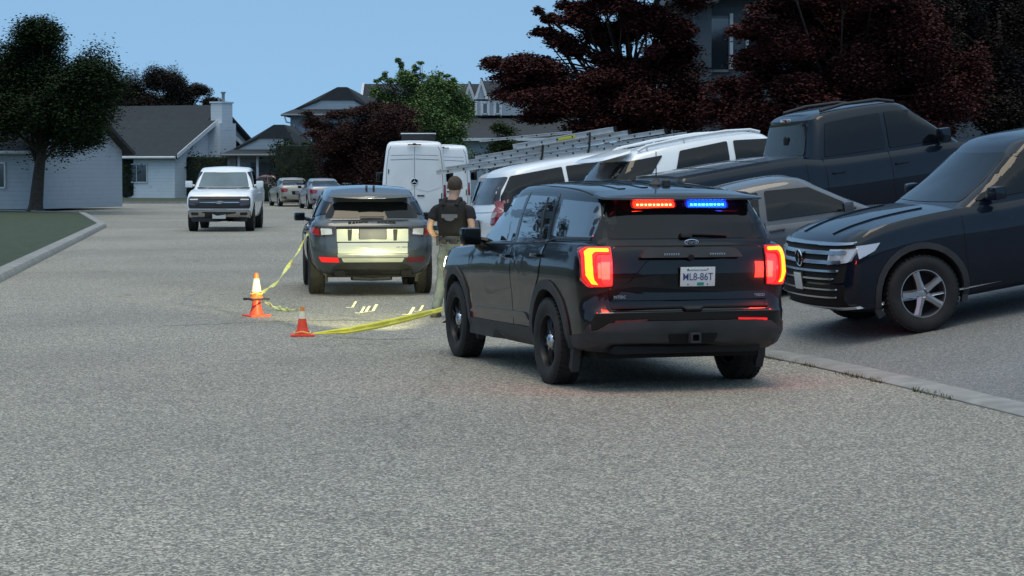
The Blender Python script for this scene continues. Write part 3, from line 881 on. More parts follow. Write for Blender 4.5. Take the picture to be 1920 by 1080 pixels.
def ring_badge(c, x, z, rr, kind, front=False, yoff=.03):
    hh, _, _ = c.hit((x, z), '+y' if front else '-y')
    s = 1 if front else -1
    bm = BM()
    n = 28
    for k in range(n):
        pass
    y = hh.y + s * yoff
    pts = [(x + rr * math.cos(2*PI*k/n), y, z + rr * math.sin(2*PI*k/n)) for k in range(n + 1)]
    tube(bm, pts, rr * .10, 6)
    if kind == 'star':
        for a in (90, 210, 330):
            tube(bm, [(x, y, z), (x + rr * math.cos(rad(a)), y, z + rr * math.sin(rad(a)))], [rr*.16, rr*.05], 6)
    elif kind == 'vw':
        def st(ps):
            for p, q in zip(ps, ps[1:]): tube(bm, [(x + p[0]*rr, y, z + p[1]*rr), (x + q[0]*rr, y, z + q[1]*rr)], rr * .085, 6)
        st([(-.38, .90), (0, .12), (.38, .90)]); st([(-.85, .45), (-.42, -.85), (0, .0), (.42, -.85), (.85, .45)])
    o = mk('badge', bm, CHROME, c.root, 40)
    bm = BM(); lathe(bm, [(0, rr), (.004, rr), (.005, .001)], 24, 'y', (x, y - s * .012, z), flip=False)
    bmesh.ops.recalc_face_normals(bm, faces=bm.faces[:])
    mk('badge_field', bm, SEAM, o)
    return o

# ---------------------------------------------------------------- gunmetal crossover lit by the headlamps
def crossover():
    D = dict(yf=2.18, yr=-2.19, hw=.955, wb=2.66, r=.372, tw=.245, zb=.26, track=.815, style='alloy10_dark',
        zt=[(-2.19, 1.06), (-1.9, 1.13), (-.8, 1.10), (.6, 1.05), (1.1, 1.03), (1.8, .97), (2.18, .84)],
        lv=[(0, .70, 2.0, -2.05), (.05, .80, 2.1, -2.12), (.22, .91, 2.17, -2.17), (.36, .935, 2.18, -2.19), (.52, .95, 2.17, -2.185), (.62, .955, 2.15, -2.15), (.80, .955, 2.1, -2.12), (.90, .945, 2.04, -2.12), (.96, .915, 2.0, -2.10), (1, .88, 1.95, -2.05)],
        kw=dict(RF=.3, RR=.26, bf=.16, br=.12, tf=.06, tr=.05),
        cab=(.95, -2.03, .15, -1.68), cabw=(.885, .66), cabp=1.0,
        zr=[(-2.2, 1.42), (-1.75, 1.52), (-1.2, 1.575), (-.5, 1.615), (0, 1.62), (.3, 1.58), (.95, 1.5)], crown=.03,
        ckw=dict(RF=.15, RR=.18, bf=.12, br=.10, tf=.03, tr=.12),
        side=[('window', [(.62, 1.10), (.15, 1.46), (-.42, 1.50), (-.46, 1.125)]), ('window', [(-.50, 1.127), (-.47, 1.50), (-1.22, 1.45), (-1.32, 1.17)]),
              ('window', [(-1.37, 1.18), (-1.30, 1.445), (-1.66, 1.40), (-1.80, 1.22)]), ('clad', [(-.92, .27), (-.92, .38), (.92, .38), (.92, .27)])],
        seams=[[(.88, .42), (.88, .95), (.66, 1.08)], [(-.48, 1.12), (-.50, .42)], [(-1.36, 1.17), (-1.30, .95), (-1.0, .70), (-.93, .42)]],
        handles=[(-.34, .95), (-1.15, .98)], archtrim=CLAD, mirror=(.885, .55, 1.14))
    c = generic('crossover_suv', 'dark grey crossover stopped on the road with headlamp light on its tailgate', 'car', PAINT_GREY, D)
    c.patch('rear_window', rpoly([(-.70, 1.165), (.70, 1.165), (.69, 1.22), (.60, 1.36), (.50, 1.405), (-.50, 1.405), (-.60, 1.36), (-.69, 1.22)], .03), GLASS, '-y', .008, .02)
    c.patch('windshield', rpoly([(-.74, 1.09), (.74, 1.09), (.60, 1.50), (-.60, 1.50)], .06), GLASS, '+y', .004, .02)
    bm = BM()
    shell(bm, [(0, .60, -1.60, -1.90), (.4, .63, -1.55, -1.93), (1, .60, -1.50, -1.90)], lambda y: 1.45 + (y + 1.9) * .22, lambda y: 1.49 + (y + 1.9) * .25, crown=.035, RF=.05, RR=.10, bf=0, br=.10, tf=0, tr=.05)
    sp = mk('rear_spoiler', bm, PAINT_GREY, c.root, 35)
    bm = BM(); box(bm, (0, -1.925, 1.462), (.42, .02, .012), bev=.003); mk('brake_light', bm, CLEAR, sp)
    for x in (-.06, .05):
        bm = BM(); box(bm, (x, -1.60, 1.63), (.028, .14, .05), bev=.008); mk('roof_aerial', bm, BLK, c.root)
    for sx in (-1, 1):
        X = lambda p: [(sx * a, b) for a, b in p]
        t = c.patch('tail_lamp', rpoly(X([(.56, .90), (.84, .885), (.90, .94), (.90, 1.025), (.84, 1.045), (.56, 1.03)]), .015), LAMPD, '-y', .012, .04, .05)
        c.patch('lamp_lens', rpoly(X([(.60, .925), (.76, .915), (.77, 1.015), (.61, 1.01)]), .012), CLEAR, '-y', .020, .02, .05, parent=t)
        c.patch('lamp_lens', rpoly(X([(.79, .905), (.87, .93), (.87, 1.0), (.79, 1.01)]), .012), REDL, '-y', .020, .02, .05, parent=t)
        ax = '+x' if sx > 0 else '-x'
        c.patch('side_lens', [(-1.94, 1.03), (-1.94, .92), (-1.72, .98), (-1.74, 1.02)], REDL, ax, .010, .03, .05, parent=t)
        c.patch('bumper_reflector', rpoly(X([(.50, .51), (.76, .515), (.80, .59), (.52, .578)]), .012), E_REFLGLOW if sx < 0 else REFLD, '-y', .020, .03, .05)
        bm = BM(); prism(bm, rpoly([(sx*.42, .31), (sx*.58, .31), (sx*.58, .385), (sx*.42, .385)], .03), -2.0, -2.20, 'xz')
        ex = mk('exhaust_pipe', bm, SEAM, c.root)
        c.patch('headlamp', rpoly(X([(.55, .78), (.86, .80), (.88, .86), (.52, .84)]), .01), CLEAR, '+y', .01, .03)
    c.patch('grille', rpoly([(-.5, .72), (.5, .72), (.48, .82), (-.48, .82)], .01), BLK, '+y', .012, .03)
    c.patch('tailgate', rpoly([(-.545, .80), (.545, .80), (.55, 1.035), (.85, 1.055), (.84, 1.14), (-.84, 1.14), (-.85, 1.055), (-.55, 1.035)], .012), PAINT_GREY, '-y', .010, .02, .08)
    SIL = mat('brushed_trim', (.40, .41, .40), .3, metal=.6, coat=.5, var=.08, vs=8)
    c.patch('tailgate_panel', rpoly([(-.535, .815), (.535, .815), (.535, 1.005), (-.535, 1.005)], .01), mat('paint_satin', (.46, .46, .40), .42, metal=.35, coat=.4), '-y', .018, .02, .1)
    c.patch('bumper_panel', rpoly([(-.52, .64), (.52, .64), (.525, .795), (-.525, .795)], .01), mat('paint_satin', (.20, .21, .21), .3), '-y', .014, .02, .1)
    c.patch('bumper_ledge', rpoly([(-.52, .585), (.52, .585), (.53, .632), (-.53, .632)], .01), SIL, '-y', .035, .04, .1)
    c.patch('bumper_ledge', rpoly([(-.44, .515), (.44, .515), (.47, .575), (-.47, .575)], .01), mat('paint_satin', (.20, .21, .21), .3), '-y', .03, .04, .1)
    c.patch('rear_diffuser', rpoly([(-.62, .30), (.62, .30), (.60, .42), (.42, .51), (-.42, .51), (-.60, .42)], .02), BLK, '-y', .022, .04, .08)
    c.patch('tailgate_trim', rpoly([(-.545, 1.012), (.545, 1.012), (.545, 1.034), (-.545, 1.034)], .004), SEAM, '-y', .020, .03, .1)
    for x in (-.34, .34): c.patch('tailgate_slot', [(x - .03, .83), (x + .02, .83), (x + .035, 1.0), (x - .035, 1.0)], BLK, '-y', .022, .02, .1)
    pl, py = rear_plate(c, .0, .925, PLATEG, .40, .155)
    h, _, _ = c.hit((0, 1.10), '-y')
    for w_, x_ in (('RANGE', -.215), ('ROVER', .215)): text('model_lettering', w_, .062, SEAM, c.root, (x_, h.y - .016, 1.092), (PI/2, 0, 0), .004, .003, 1.45)
    text('model_lettering', 'evoque', .045, CHROME, c.root, (-.43, h.y - .045, .865), (PI/2, 0, 0), .003, .001, 1.1)
    bm = BM(); box(bm, (0, -1.98, 1.185), (.36, .02, .018), bev=.004); mk('rear_wiper', bm, BLK, c.root)
    bm = BM(); tube(bm, [(-.3, -1.8, .27), (.0, -1.7, .255), (.3, -1.8, .27)], .05, 8); mk('underbody_pipe', bm, CHROMD, c.root)
    c.place((-2.35, 35.72, 0), rad(7))
crossover()

# ---------------------------------------------------------------- white pickup facing the camera
def pickup_white():
    D = dict(yf=2.80, yr=-3.05, hw=1.0, wb=3.70, r=.405, tw=.27, zb=.40, track=.86, style='alloy5_dark',
        zt=[(-3.05, 1.38), (-1.3, 1.39), (-.9, 1.32), (.9, 1.29), (1.2, 1.27), (2.2, 1.22), (2.6, 1.14), (2.8, 1.04)],
        kw=dict(RF=.16, RR=.08, bf=.09, br=.02, tf=.02, tr=.01), bedcut=(.82, -2.95, -1.12, .75),
        lv=[(0, .90, 2.70, -3.0), (.08, .95, 2.78, -3.02), (.3, .985, 2.80, -3.04), (.5, 1.0, 2.80, -3.05), (.75, 1.0, 2.78, -3.05), (.88, .98, 2.74, -3.04), (.96, .955, 2.68, -3.02), (1, .92, 2.60, -3.0)],
        cab=(1.30, -1.05, .55, -.92), cabw=(.93, .76), zr=[(-1.1, 1.90), (-.5, 1.935), (.2, 1.925), (.6, 1.88), (1.3, 1.8)], crown=.035,
        ckw=dict(RF=.16, RR=.12, bf=.12, br=.03, tf=.03, tr=.02),
        side=[('window', [(.98, 1.33), (.50, 1.80), (.10, 1.83), (.06, 1.34)]), ('window', [(.0, 1.34), (.03, 1.83), (-.78, 1.80), (-.86, 1.36)])],
        seams=[[(1.12, .50), (1.12, 1.24)], [(.03, 1.33), (.03, .50)], [(-.93, 1.38), (-.93, .5)]],
        handles=[(.18, 1.14), (-.75, 1.15)], archtrim=None, mirror=(.93, .80, 1.42), mirs=(.11, .14, .20), mirm=PAINT_WHITE)
    c = generic('pickup_truck', 'white pickup truck facing the camera on the left side of the street', 'pickup truck', PAINT_WHITE, D)
    c.patch('windshield', rpoly([(-.78, 1.34), (.78, 1.34), (.66, 1.79), (-.66, 1.79)], .05), GLASS_PALE, '+y', .006, .02)
    c.patch('cowl', [(-.80, 1.285), (.80, 1.285), (.80, 1.335), (.5, 1.325), (-.5, 1.325), (-.80, 1.335)], BLK, '+y', .008, .03)
    c.patch('grille', rpoly([(-.90, .70), (.90, .70), (.93, .78), (.93, 1.0), (.88, 1.06), (-.88, 1.06), (-.93, 1.0), (-.93, .78)], .03), BLK, '+y', .015, .04)
    c.patch('grille_bar', [(-.60, .865), (.60, .865), (.60, .90), (-.60, .90)], CHROMD, '+y', .035, .03)
    for z in (.76, .97): c.patch('grille_bar', [(-.58, z), (.58, z), (.58, z + .02), (-.58, z + .02)], CLAD, '+y', .03, .03)
    for sx in (-1, 1):
        X = lambda p: [(sx * a, b) for a, b in p]
        h = c.patch('headlamp', rpoly(X([(.62, .78), (.88, .80), (.91, .86), (.90, 1.0), (.62, 1.0)]), .02), LAMPD, '+y', .03, .03)
        c.patch('lamp_lens', rpoly(X([(.64, .95), (.88, .95), (.88, .985), (.64, .985)]), .01), CLEAR, '+y', .04, .02, parent=h)
        c.patch('fog_lamp', rpoly(X([(.62, .50), (.82, .50), (.84, .59), (.62, .58)]), .02), BLK, '+y', .05, .02)
        c.patch('tail_lamp', rpoly(X([(.86, .95), (.97, .95), (.97, 1.30), (.86, 1.30)]), .01), REDL, '-y', .012, .03)
    c.patch('front_bumper', rpoly([(-.92, .44), (-.50, .46), (.50, .46), (.92, .44), (.94, .62), (.86, .67), (-.86, .67), (-.94, .62)], .03), CHROMD, '+y', .035, .08)
    c.patch('bumper_insert', rpoly([(-.52, .43), (.52, .43), (.50, .60), (-.50, .60)], .02), BLK, '+y', .05, .05)
    c.patch('air_dam', rpoly([(-.82, .30), (.82, .30), (.90, .46), (-.90, .46)], .02), BLK, '+y', .01, .06)
    c.patch('rear_window', rpoly([(-.6, 1.42), (.6, 1.42), (.58, 1.78), (-.58, 1.78)], .03), GLASS, '-y', .006, .02)
    pl, py = rear_plate(c, .0, .53, PLATE, .40, .27, front=True)
    bm = BM(); lathe(bm, [(0, 1), (.012, .9), (.015, .001)], 24, 'y'); bmesh.ops.scale(bm, vec=(.12, 1, .05), verts=bm.verts)
    bmesh.ops.recalc_face_normals(bm, faces=bm.faces[:])
    b = mk('badge', bm, CHROME, c.root); h, _, _ = c.hit((0, .88), '+y'); b.location = (0, h.y + .035, .882)
    for s in (-1, 1): c.line([(s*.45, 1.30), (s*.50, 1.9), (s*.55, 2.45)], '+z', .03, PAINT_WHITE, .012, 'hood_crease')
    c.place((-8.95, 70.3, 0), rad(182.6))
pickup_white()

# ---------------------------------------------------------------- two sedans at the far end
def sedan(name, label, paint, loc, rz, fast, style='alloy5', group=None):
    D = dict(yf=2.25, yr=-2.32, hw=.90, wb=2.70, r=.325, tw=.215, zb=.20, style=style,
        zt=[(-2.32, .93), (-2.15, 1.03), (-1.6, 1.04), (-.6, .96), (.8, .90), (1.2, .88), (1.8, .78), (2.25, .66)],
        cab=(1.15, -1.95 if fast else -1.75, .15, -.85 if fast else -.95), cabw=(.84, .60),
        zr=[(-1.9, 1.15), (-1.0, 1.34), (-.5, 1.41), (0, 1.42), (.4, 1.36), (1.1, 1.2)], crown=.025,
        ckw=dict(RF=.14, RR=.16, bf=.10, br=.10, tf=.03, tr=.10),
        side=[('window', [(.62, .97), (.10, 1.28), (-.38, 1.31), (-.40, 1.0)]), ('window', [(-.45, 1.0), (-.42, 1.31), (-.95, 1.27), (-1.30, 1.07)])],
        seams=[[(.85, .30), (.85, .88)], [(-.42, 1.0), (-.42, .30)], [(-1.30, 1.03), (-1.20, .8), (-.95, .6), (-.92, .3)]],
        handles=[(-.3, .86), (-1.05, .88)], mirror=(.84, .55, 1.02))
    c = generic(name, label, 'car', paint, D, group)
    c.patch('rear_window', rpoly([(-.66, 1.08), (.66, 1.08), (.52, 1.325), (-.52, 1.325)], .04), GLASS, '-y', .008, .02)
    c.patch('windshield', rpoly([(-.68, .96), (.68, .96), (.54, 1.33), (-.54, 1.33)], .04), GLASS_PALE, '+y', .006, .02)
    for sx in (-1, 1):
        X = lambda p: [(sx * a, b) for a, b in p]
        t = c.patch('tail_lamp', rpoly(X([(.50, .84), (.56, .74), (.80, .72), (.86, .80), (.85, .93), (.55, .90)]), .02), REDL, '-y', .012, .03, .05)
        ax = '+x' if sx > 0 else '-x'
        c.patch('side_lens', [(-2.14, .94), (-2.14, .78), (-2.0, .86), (-1.9, .94)], REDL, ax, .01, .03, .05, parent=t)
        c.patch('bumper_vent', rpoly(X([(.55, .40), (.80, .42), (.82, .52), (.60, .50)]), .03), BLK, '-y', .012, .03)
        c.patch('headlamp', rpoly(X([(.45, .60), (.80, .62), (.84, .70), (.45, .66)]), .02), CLEAR, '+y', .01, .03)
    c.patch('rear_diffuser', rpoly([(-.70, .24), (.70, .24), (.66, .36), (-.66, .36)], .03), BLK, '-y', .012, .03)
    c.patch('boot_recess', rpoly([(-.30, .60), (.30, .60), (.33, .78), (-.33, .78)], .03), SEAM, '-y', .006, .02)
    pl, py = rear_plate(c, .0, .69, PLATEG, .31, .15)
    c.patch('grille', rpoly([(-.4, .45), (.4, .45), (.42, .6), (-.42, .6)], .03), BLK, '+y', .012, .03)
    c.place(loc, rad(rz))
    return c
sedan('sedan_car', 'silver sedan parked at the far end of the street, nearer of the two', PAINT_SILVER, (-9.05, 106.5, 0), 13, True)
sedan('sedan_car', 'pale beige sedan parked in front of the silver sedan at the street end', PAINT_BEIGE, (-11.2, 113.5, 0), 15, False)
sedan('sedan_car', 'dark red car in the shadow of the carport, half behind the hedge', PAINT_RED, (-14.45, 131.5, .1), 75, False)

# ---------------------------------------------------------------- white high roof vans
def hvan(label, loc, rz, box_on, group):
    c = Car('cargo_van', label, 'van', group)
    bl = .36
    r = .345
    zb = lambda y: bl + (.08 if y < -2.6 else 0)
    zt = lambda y: sinterp(y, [(-3.0, 2.68), (-2.5, 2.73), (0, 2.74), (1.0, 2.70), (1.45, 2.5), (1.9, 2.05), (2.25, 1.62), (2.5, 1.35), (2.9, 1.15), (3.05, .95)])
    cut = arch_cut((-1.85, 1.85), .42, .99, .36, zc=.36)
    LV = [(0, .93, 2.90, -2.90), (.03, .97, 2.98, -2.95), (.10, .99, 3.02, -2.97), (.30, 1.0, 3.03, -2.97), (.45, .99, 3.0, -2.96), (.60, .96, 2.96, -2.95), (.80, .905, 2.9, -2.93), (.92, .87, 2.86, -2.91), (.965, .84, 2.82, -2.89), (.99, .79, 2.8, -2.85), (1, .73, 2.78, -2.80)]
    c.vol('body', PAINT_WHITE2, LV, zb, zt, cut, crown=.04, RF=.25, RR=.10, bf=.12, br=.015, tf=.06, tr=.005)
    c.patch('windshield', rpoly([(-.78, 1.40), (.78, 1.40), (.70, 2.02), (-.70, 2.02)], .05), GLASS, '+y', .006, .02)
    c.patch('side_window', [(2.05, 1.32), (1.62, 1.98), (1.12, 2.0), (1.12, 1.28)], GLASS, '+x', .006, .02, both=True, rnd=.04)
    c.patch('side_panel', rpoly([(-2.55, 1.20), (.6, 1.20), (.6, 2.05), (-2.55, 2.05)], .08), PAINT_WHITE2, '+x', .006, .02, .3, both=True)
    for sx in (-1, 1):
        X = lambda p: [(sx * a, b) for a, b in p]
        d = c.patch('rear_door', rpoly(X([(.006, .50), (.86, .50), (.87, 1.1), (.82, 2.0), (.76, 2.50), (.70, 2.57), (.006, 2.60)]), .03), PAINT_WHITE2, '-y', .010, .02, .15)
        c.patch('door_panel', rpoly(X([(.05, 1.28), (.40, 1.20), (.80, 1.32), (.745, 2.15), (.05, 2.18)]), .05), PAINT_WHITE2, '-y', .020, .02, .15, parent=d)
        c.line(X([(.03, 2.32), (.735, 2.30)]), '-y', .012, mat('seam_grey', (.12, .13, .15), .7), .013, 'panel_seam', d)
        c.line(X([(.03, 2.10+.1), (.745, 2.17)]), '-y', .010, mat('seam_grey', (.12, .13, .15), .7), .024, 'panel_seam', d)
        c.line(X([(.83, .95), (.835, 1.15)]), '-y', .03, BLK, .03, 'door_hinge', d)
        c.line(X([(.80, 1.75), (.79, 1.88)]), '-y', .03, BLK, .03, 'door_hinge', d)
        c.patch('tail_lamp', rpoly(X([(.90, .95), (.965, .95), (.95, 1.40), (.90, 1.40)]), .01), REDL, '-y', .014, .04, .08)
        c.patch('headlamp', rpoly(X([(.55, .85), (.88, .90), (.86, 1.1), (.60, 1.02)]), .02), CLEAR, '+y', .01, .04)
        mirror_part(c, sx, .93, 1.95, 1.62, BLK, (.12, .14, .32), GLASS, .10)
        for y in (-1.85, 1.85): wheel(c, sx * .85, y, r, .235, 'alloy5', spin=.7)
    c.line([(0, .52), (0, 2.58)], '-y', .014, mat('seam_grey', (.12, .13, .15), .7), .014, 'door_gap')
    c.line([(-.72, 2.585), (-.79, 2.45), (-.85, 2.0), (-.885, 1.1), (-.88, .52)], '-y', .014, mat('seam_grey', (.12, .13, .15), .7), .006, 'door_gap')
    c.line([(.72, 2.585), (.79, 2.45), (.85, 2.0), (.885, 1.1), (.88, .52)], '-y', .014, mat('seam_grey', (.12, .13, .15), .7), .006, 'door_gap')
    bm = BM(); box(bm, (0, -2.97, 2.635), (.42, .05, .035), bev=.012); box(bm, (0, -2.975, 2.655), (.10, .06, .05), bev=.015); mk('brake_light', bm, BLK, c.root)
    c.patch('door_handle', rpoly([(.08, 1.05), (.30, 1.05), (.30, 1.09), (.08, 1.09)], .01), BLK, '-y', .035, .04)
    c.patch('rear_bumper', rpoly([(-.95, .34), (.95, .34), (.96, .52), (-.96, .52)], .03), BLK, '-y', .06, .08)
    c.patch('grille', rpoly([(-.45, .75), (.45, .75), (.5, 1.0), (-.5, 1.0)], .03), BLK, '+y', .012, .03)
    ring_badge(c, .0, 1.50, .10, 'star', yoff=.04)
    pl, py = rear_plate(c, -.45, .80, PLATEG)
    if box_on:
        bm = BM(); box(bm, (.12, -1.3, 2.86), (1.05, 1.0, .26), bev=.04)
        o = mk('roof_unit', bm, BLK, c.root)
        bm = BM(); box(bm, (.12, -1.3, 2.995), (1.10, 1.04, .03), bev=.01); mk('roof_unit_lid', bm, PAINT_WHITE2, o)
    bm = BM(); box(bm, (0, 0, .45), (1.5, 5.2, .2)); mk('underbody', bm, UNDER, c.root)
    c.place(loc, rad(rz))
hvan('white high roof cargo van seen from behind, with a dark unit on its roof', (-3.12, 71.9, 0), 2.4, True, None)
hvan('white high roof cargo van mostly hidden behind the van with the roof unit', (-2.55, 83.5, 0), 1.5, False, None)

# ---------------------------------------------------------------- white minivan, nose up the driveway
def slope_place(c, x, y, rz, extra=0):
    f = Vector((-math.sin(rad(rz)), math.cos(rad(rz))))
    a, b = Vector((x, y)) + f * 1.4, Vector((x, y)) - f * 1.4
    za, zb_ = gz(*a), gz(*b)
    rgt = Vector((math.cos(rad(rz)), math.sin(rad(rz))))
    p1, p2 = Vector((x, y)) + rgt * .8, Vector((x, y)) - rgt * .8
    roll = -math.atan2(gz(*p1) - gz(*p2), 1.6)
    c.place((x, y, (za + zb_) / 2 + .012 + extra), rad(rz), math.atan2(za - zb_, 2.8), roll * .5)
def minivan():
    D = dict(yf=2.48, yr=-2.62, hw=.995, wb=3.06, r=.345, tw=.23, zb=.25, style='alloy7',
        zt=[(-2.6, 1.10), (-2.2, 1.14), (-1, 1.12), (.8, 1.06), (1.4, 1.04), (2.0, .96), (2.48, .80)],
        cab=(1.75, -2.55, .55, -2.20), cabw=(.935, .72), cabp=1.4,
        zr=[(-2.6, 1.66), (-2.2, 1.72), (-1.5, 1.755), (-.4, 1.76), (.3, 1.73), (.8, 1.66), (1.6, 1.5)], crown=.035,
        ckw=dict(RF=.16, RR=.26, bf=.13, br=.07, tf=.03, tr=.06),
        side=[('window', [(1.20, 1.13), (.50, 1.58), (.02, 1.63), (.0, 1.15)]), ('window', [(-.05, 1.15), (-.03, 1.63), (-1.15, 1.65), (-1.18, 1.18)]),
              ('window', [(-1.24, 1.18), (-1.22, 1.65), (-2.10, 1.62), (-2.34, 1.30), (-2.36, 1.20)])],
        seams=[[(1.30, .35), (1.30, 1.03)], [(-.02, 1.14), (-.02, .35)], [(-1.20, 1.16), (-1.20, .35)]],
        handles=[(.15, 1.0), (-.2, 1.0)], mirror=(.935, 1.05, 1.17))
    c = generic('minivan', 'white minivan with long dark side windows below the ladders', 'minivan', PAINT_WHITE, D)
    c.patch('rear_window', rpoly([(-.76, 1.20), (.76, 1.20), (.64, 1.62), (-.64, 1.62)], .06), mat('glass_hazy', (.05, .05, .055), .15, spec=.4, coat=0, var=.5), '-y', .008, .02)
    c.patch('windshield', rpoly([(-.76, 1.12), (.76, 1.12), (.64, 1.60), (-.64, 1.60)], .05), GLASS_PALE, '+y', .006, .02)
    for sx in (-1, 1):
        X = lambda p: [(sx * a, b) for a, b in p]
        t = c.patch('tail_lamp', rpoly(X([(.70, .86), (.92, .86), (.93, 1.26), (.84, 1.28), (.72, 1.12)]), .03), REDL, '-y', .014, .04, .05)
        c.patch('reversing_lens', rpoly(X([(.74, .98), (.84, .98), (.84, 1.06), (.74, 1.06)]), .02), CLEAR, '-y', .022, .02, .05, parent=t)
        ax = '+x' if sx > 0 else '-x'
        c.patch('side_lens', rpoly([(-2.44, .86), (-2.32, .90), (-2.26, 1.08), (-2.34, 1.24), (-2.44, 1.26)], .04), REDL, ax, .012, .03, .05, parent=t)
        c.patch('side_reversing_lens', rpoly([(-2.44, 1.05), (-2.32, 1.06), (-2.34, 1.13), (-2.44, 1.14)], .02), mat('lens_pale', (.5, .3, .3), .15, coat=1), ax, .018, .02, .05, parent=t)
        c.patch('headlamp', rpoly(X([(.5, .66), (.85, .70), (.86, .82), (.5, .78)]), .02), CLEAR, '+y', .01, .03)
    c.patch('rear_bumper', rpoly([(-.88, .36), (.88, .36), (.90, .66), (-.90, .66)], .03), PAINT_WHITE, '-y', .04, .06)
    c.patch('grille', rpoly([(-.45, .6), (.45, .6), (.5, .75), (-.5, .75)], .03), BLK, '+y', .012, .03)
    rear_plate(c, 0, .86, PLATEG)
    slope_place(c, 2.02, 38.6, -74)
minivan()

# ---------------------------------------------------------------- white SUV beside it
def suv_white():
    D = dict(yf=2.50, yr=-2.58, hw=.99, wb=3.05, r=.38, tw=.25, zb=.30, style='alloy5',
        zt=[(-2.58, 1.12), (-2.3, 1.17), (-1, 1.14), (.6, 1.10), (1.2, 1.09), (1.9, 1.04), (2.3, .96), (2.5, .86)],
        cab=(1.30, -2.50, .40, -2.00), cabw=(.93, .72), cabp=1.1,
        zr=[(-2.5, 1.58), (-2.0, 1.66), (-1.2, 1.715), (-.3, 1.735), (.3, 1.70), (.8, 1.6), (1.3, 1.5)], crown=.03,
        ckw=dict(RF=.16, RR=.22, bf=.13, br=.07, tf=.03, tr=.10),
        side=[('window', [(.88, 1.16), (.36, 1.58), (-.24, 1.635), (-.30, 1.18)]), ('window', [(-.40, 1.18), (-.34, 1.64), (-1.12, 1.60), (-1.30, 1.23)]),
              ('window', [(-1.72, 1.25), (-1.40, 1.575), (-2.05, 1.55), (-2.32, 1.28)])],
        seams=[[(1.05, .45), (1.05, 1.06)], [(-.34, 1.16), (-.36, .45)], [(-1.40, 1.24), (-1.28, .95), (-1.05, .75), (-1.0, .45)]],
        handles=[(-.22, 1.02), (-1.15, 1.05)], archtrim=None, mirror=(.93, .70, 1.20))
    c = generic('family_suv', 'white SUV with roof rails parked on the driveway between minivan and dark pickup', 'SUV', PAINT_WHITE, D)
    c.patch('rear_window', rpoly([(-.78, 1.20), (.78, 1.20), (.66, 1.57), (-.66, 1.57)], .05), mat('glass_hazy', (.07, .07, .075), .15), '-y', .008, .02)
    c.patch('windshield', rpoly([(-.78, 1.16), (.78, 1.16), (.64, 1.60), (-.64, 1.60)], .05), GLASS_PALE, '+y', .006, .02)
    bm = BM()
    shell(bm, [(0, .66, -1.9, -2.36), (.4, .70, -1.86, -2.40), (1, .66, -1.82, -2.36)], lambda y: 1.60 + (y + 2.4) * .10, lambda y: 1.64 + (y + 2.4) * .14, crown=.02, RF=.05, RR=.08, bf=0, br=.05, tf=0, tr=.05)
    mk('rear_spoiler', bm, PAINT_WHITE, c.root, 35)
    for sx in (-1, 1):
        pts = [(sx*.66, -1.75, 1.69), (sx*.67, -1.6, 1.745), (sx*.68, -1.0, 1.785), (sx*.68, -.3, 1.79), (sx*.665, .1, 1.755), (sx*.655, .25, 1.70)]
        bm = BM(); tube(bm, pts, .022, 8)
        for q in (pts[1], pts[2], pts[4]): tube(bm, [(q[0], q[1], q[2] - .09), q], .018, 6)
        mk('roof_rail', bm, PAINT_WHITE, c.root, 40)
        X = lambda p: [(sx * a, b) for a, b in p]
        t = c.patch('tail_lamp', rpoly(X([(.55, .92), (.90, .90), (.92, 1.10), (.60, 1.08)]), .03), REDL, '-y', .014, .04, .05)
        c.patch('headlamp', rpoly(X([(.5, .80), (.86, .84), (.88, .94), (.5, .90)]), .02), CLEAR, '+y', .01, .03)
    c.patch('rear_bumper', rpoly([(-.90, .36), (.90, .36), (.92, .60), (-.92, .60)], .03), CLAD, '-y', .03, .05)
    c.patch('grille', rpoly([(-.45, .6), (.45, .6), (.5, .85), (-.5, .85)], .03), BLK, '+y', .012, .03)
    rear_plate(c, 0, .82, PLATEG)
    slope_place(c, 3.62, 35.0, -74, .04)
suv_white()

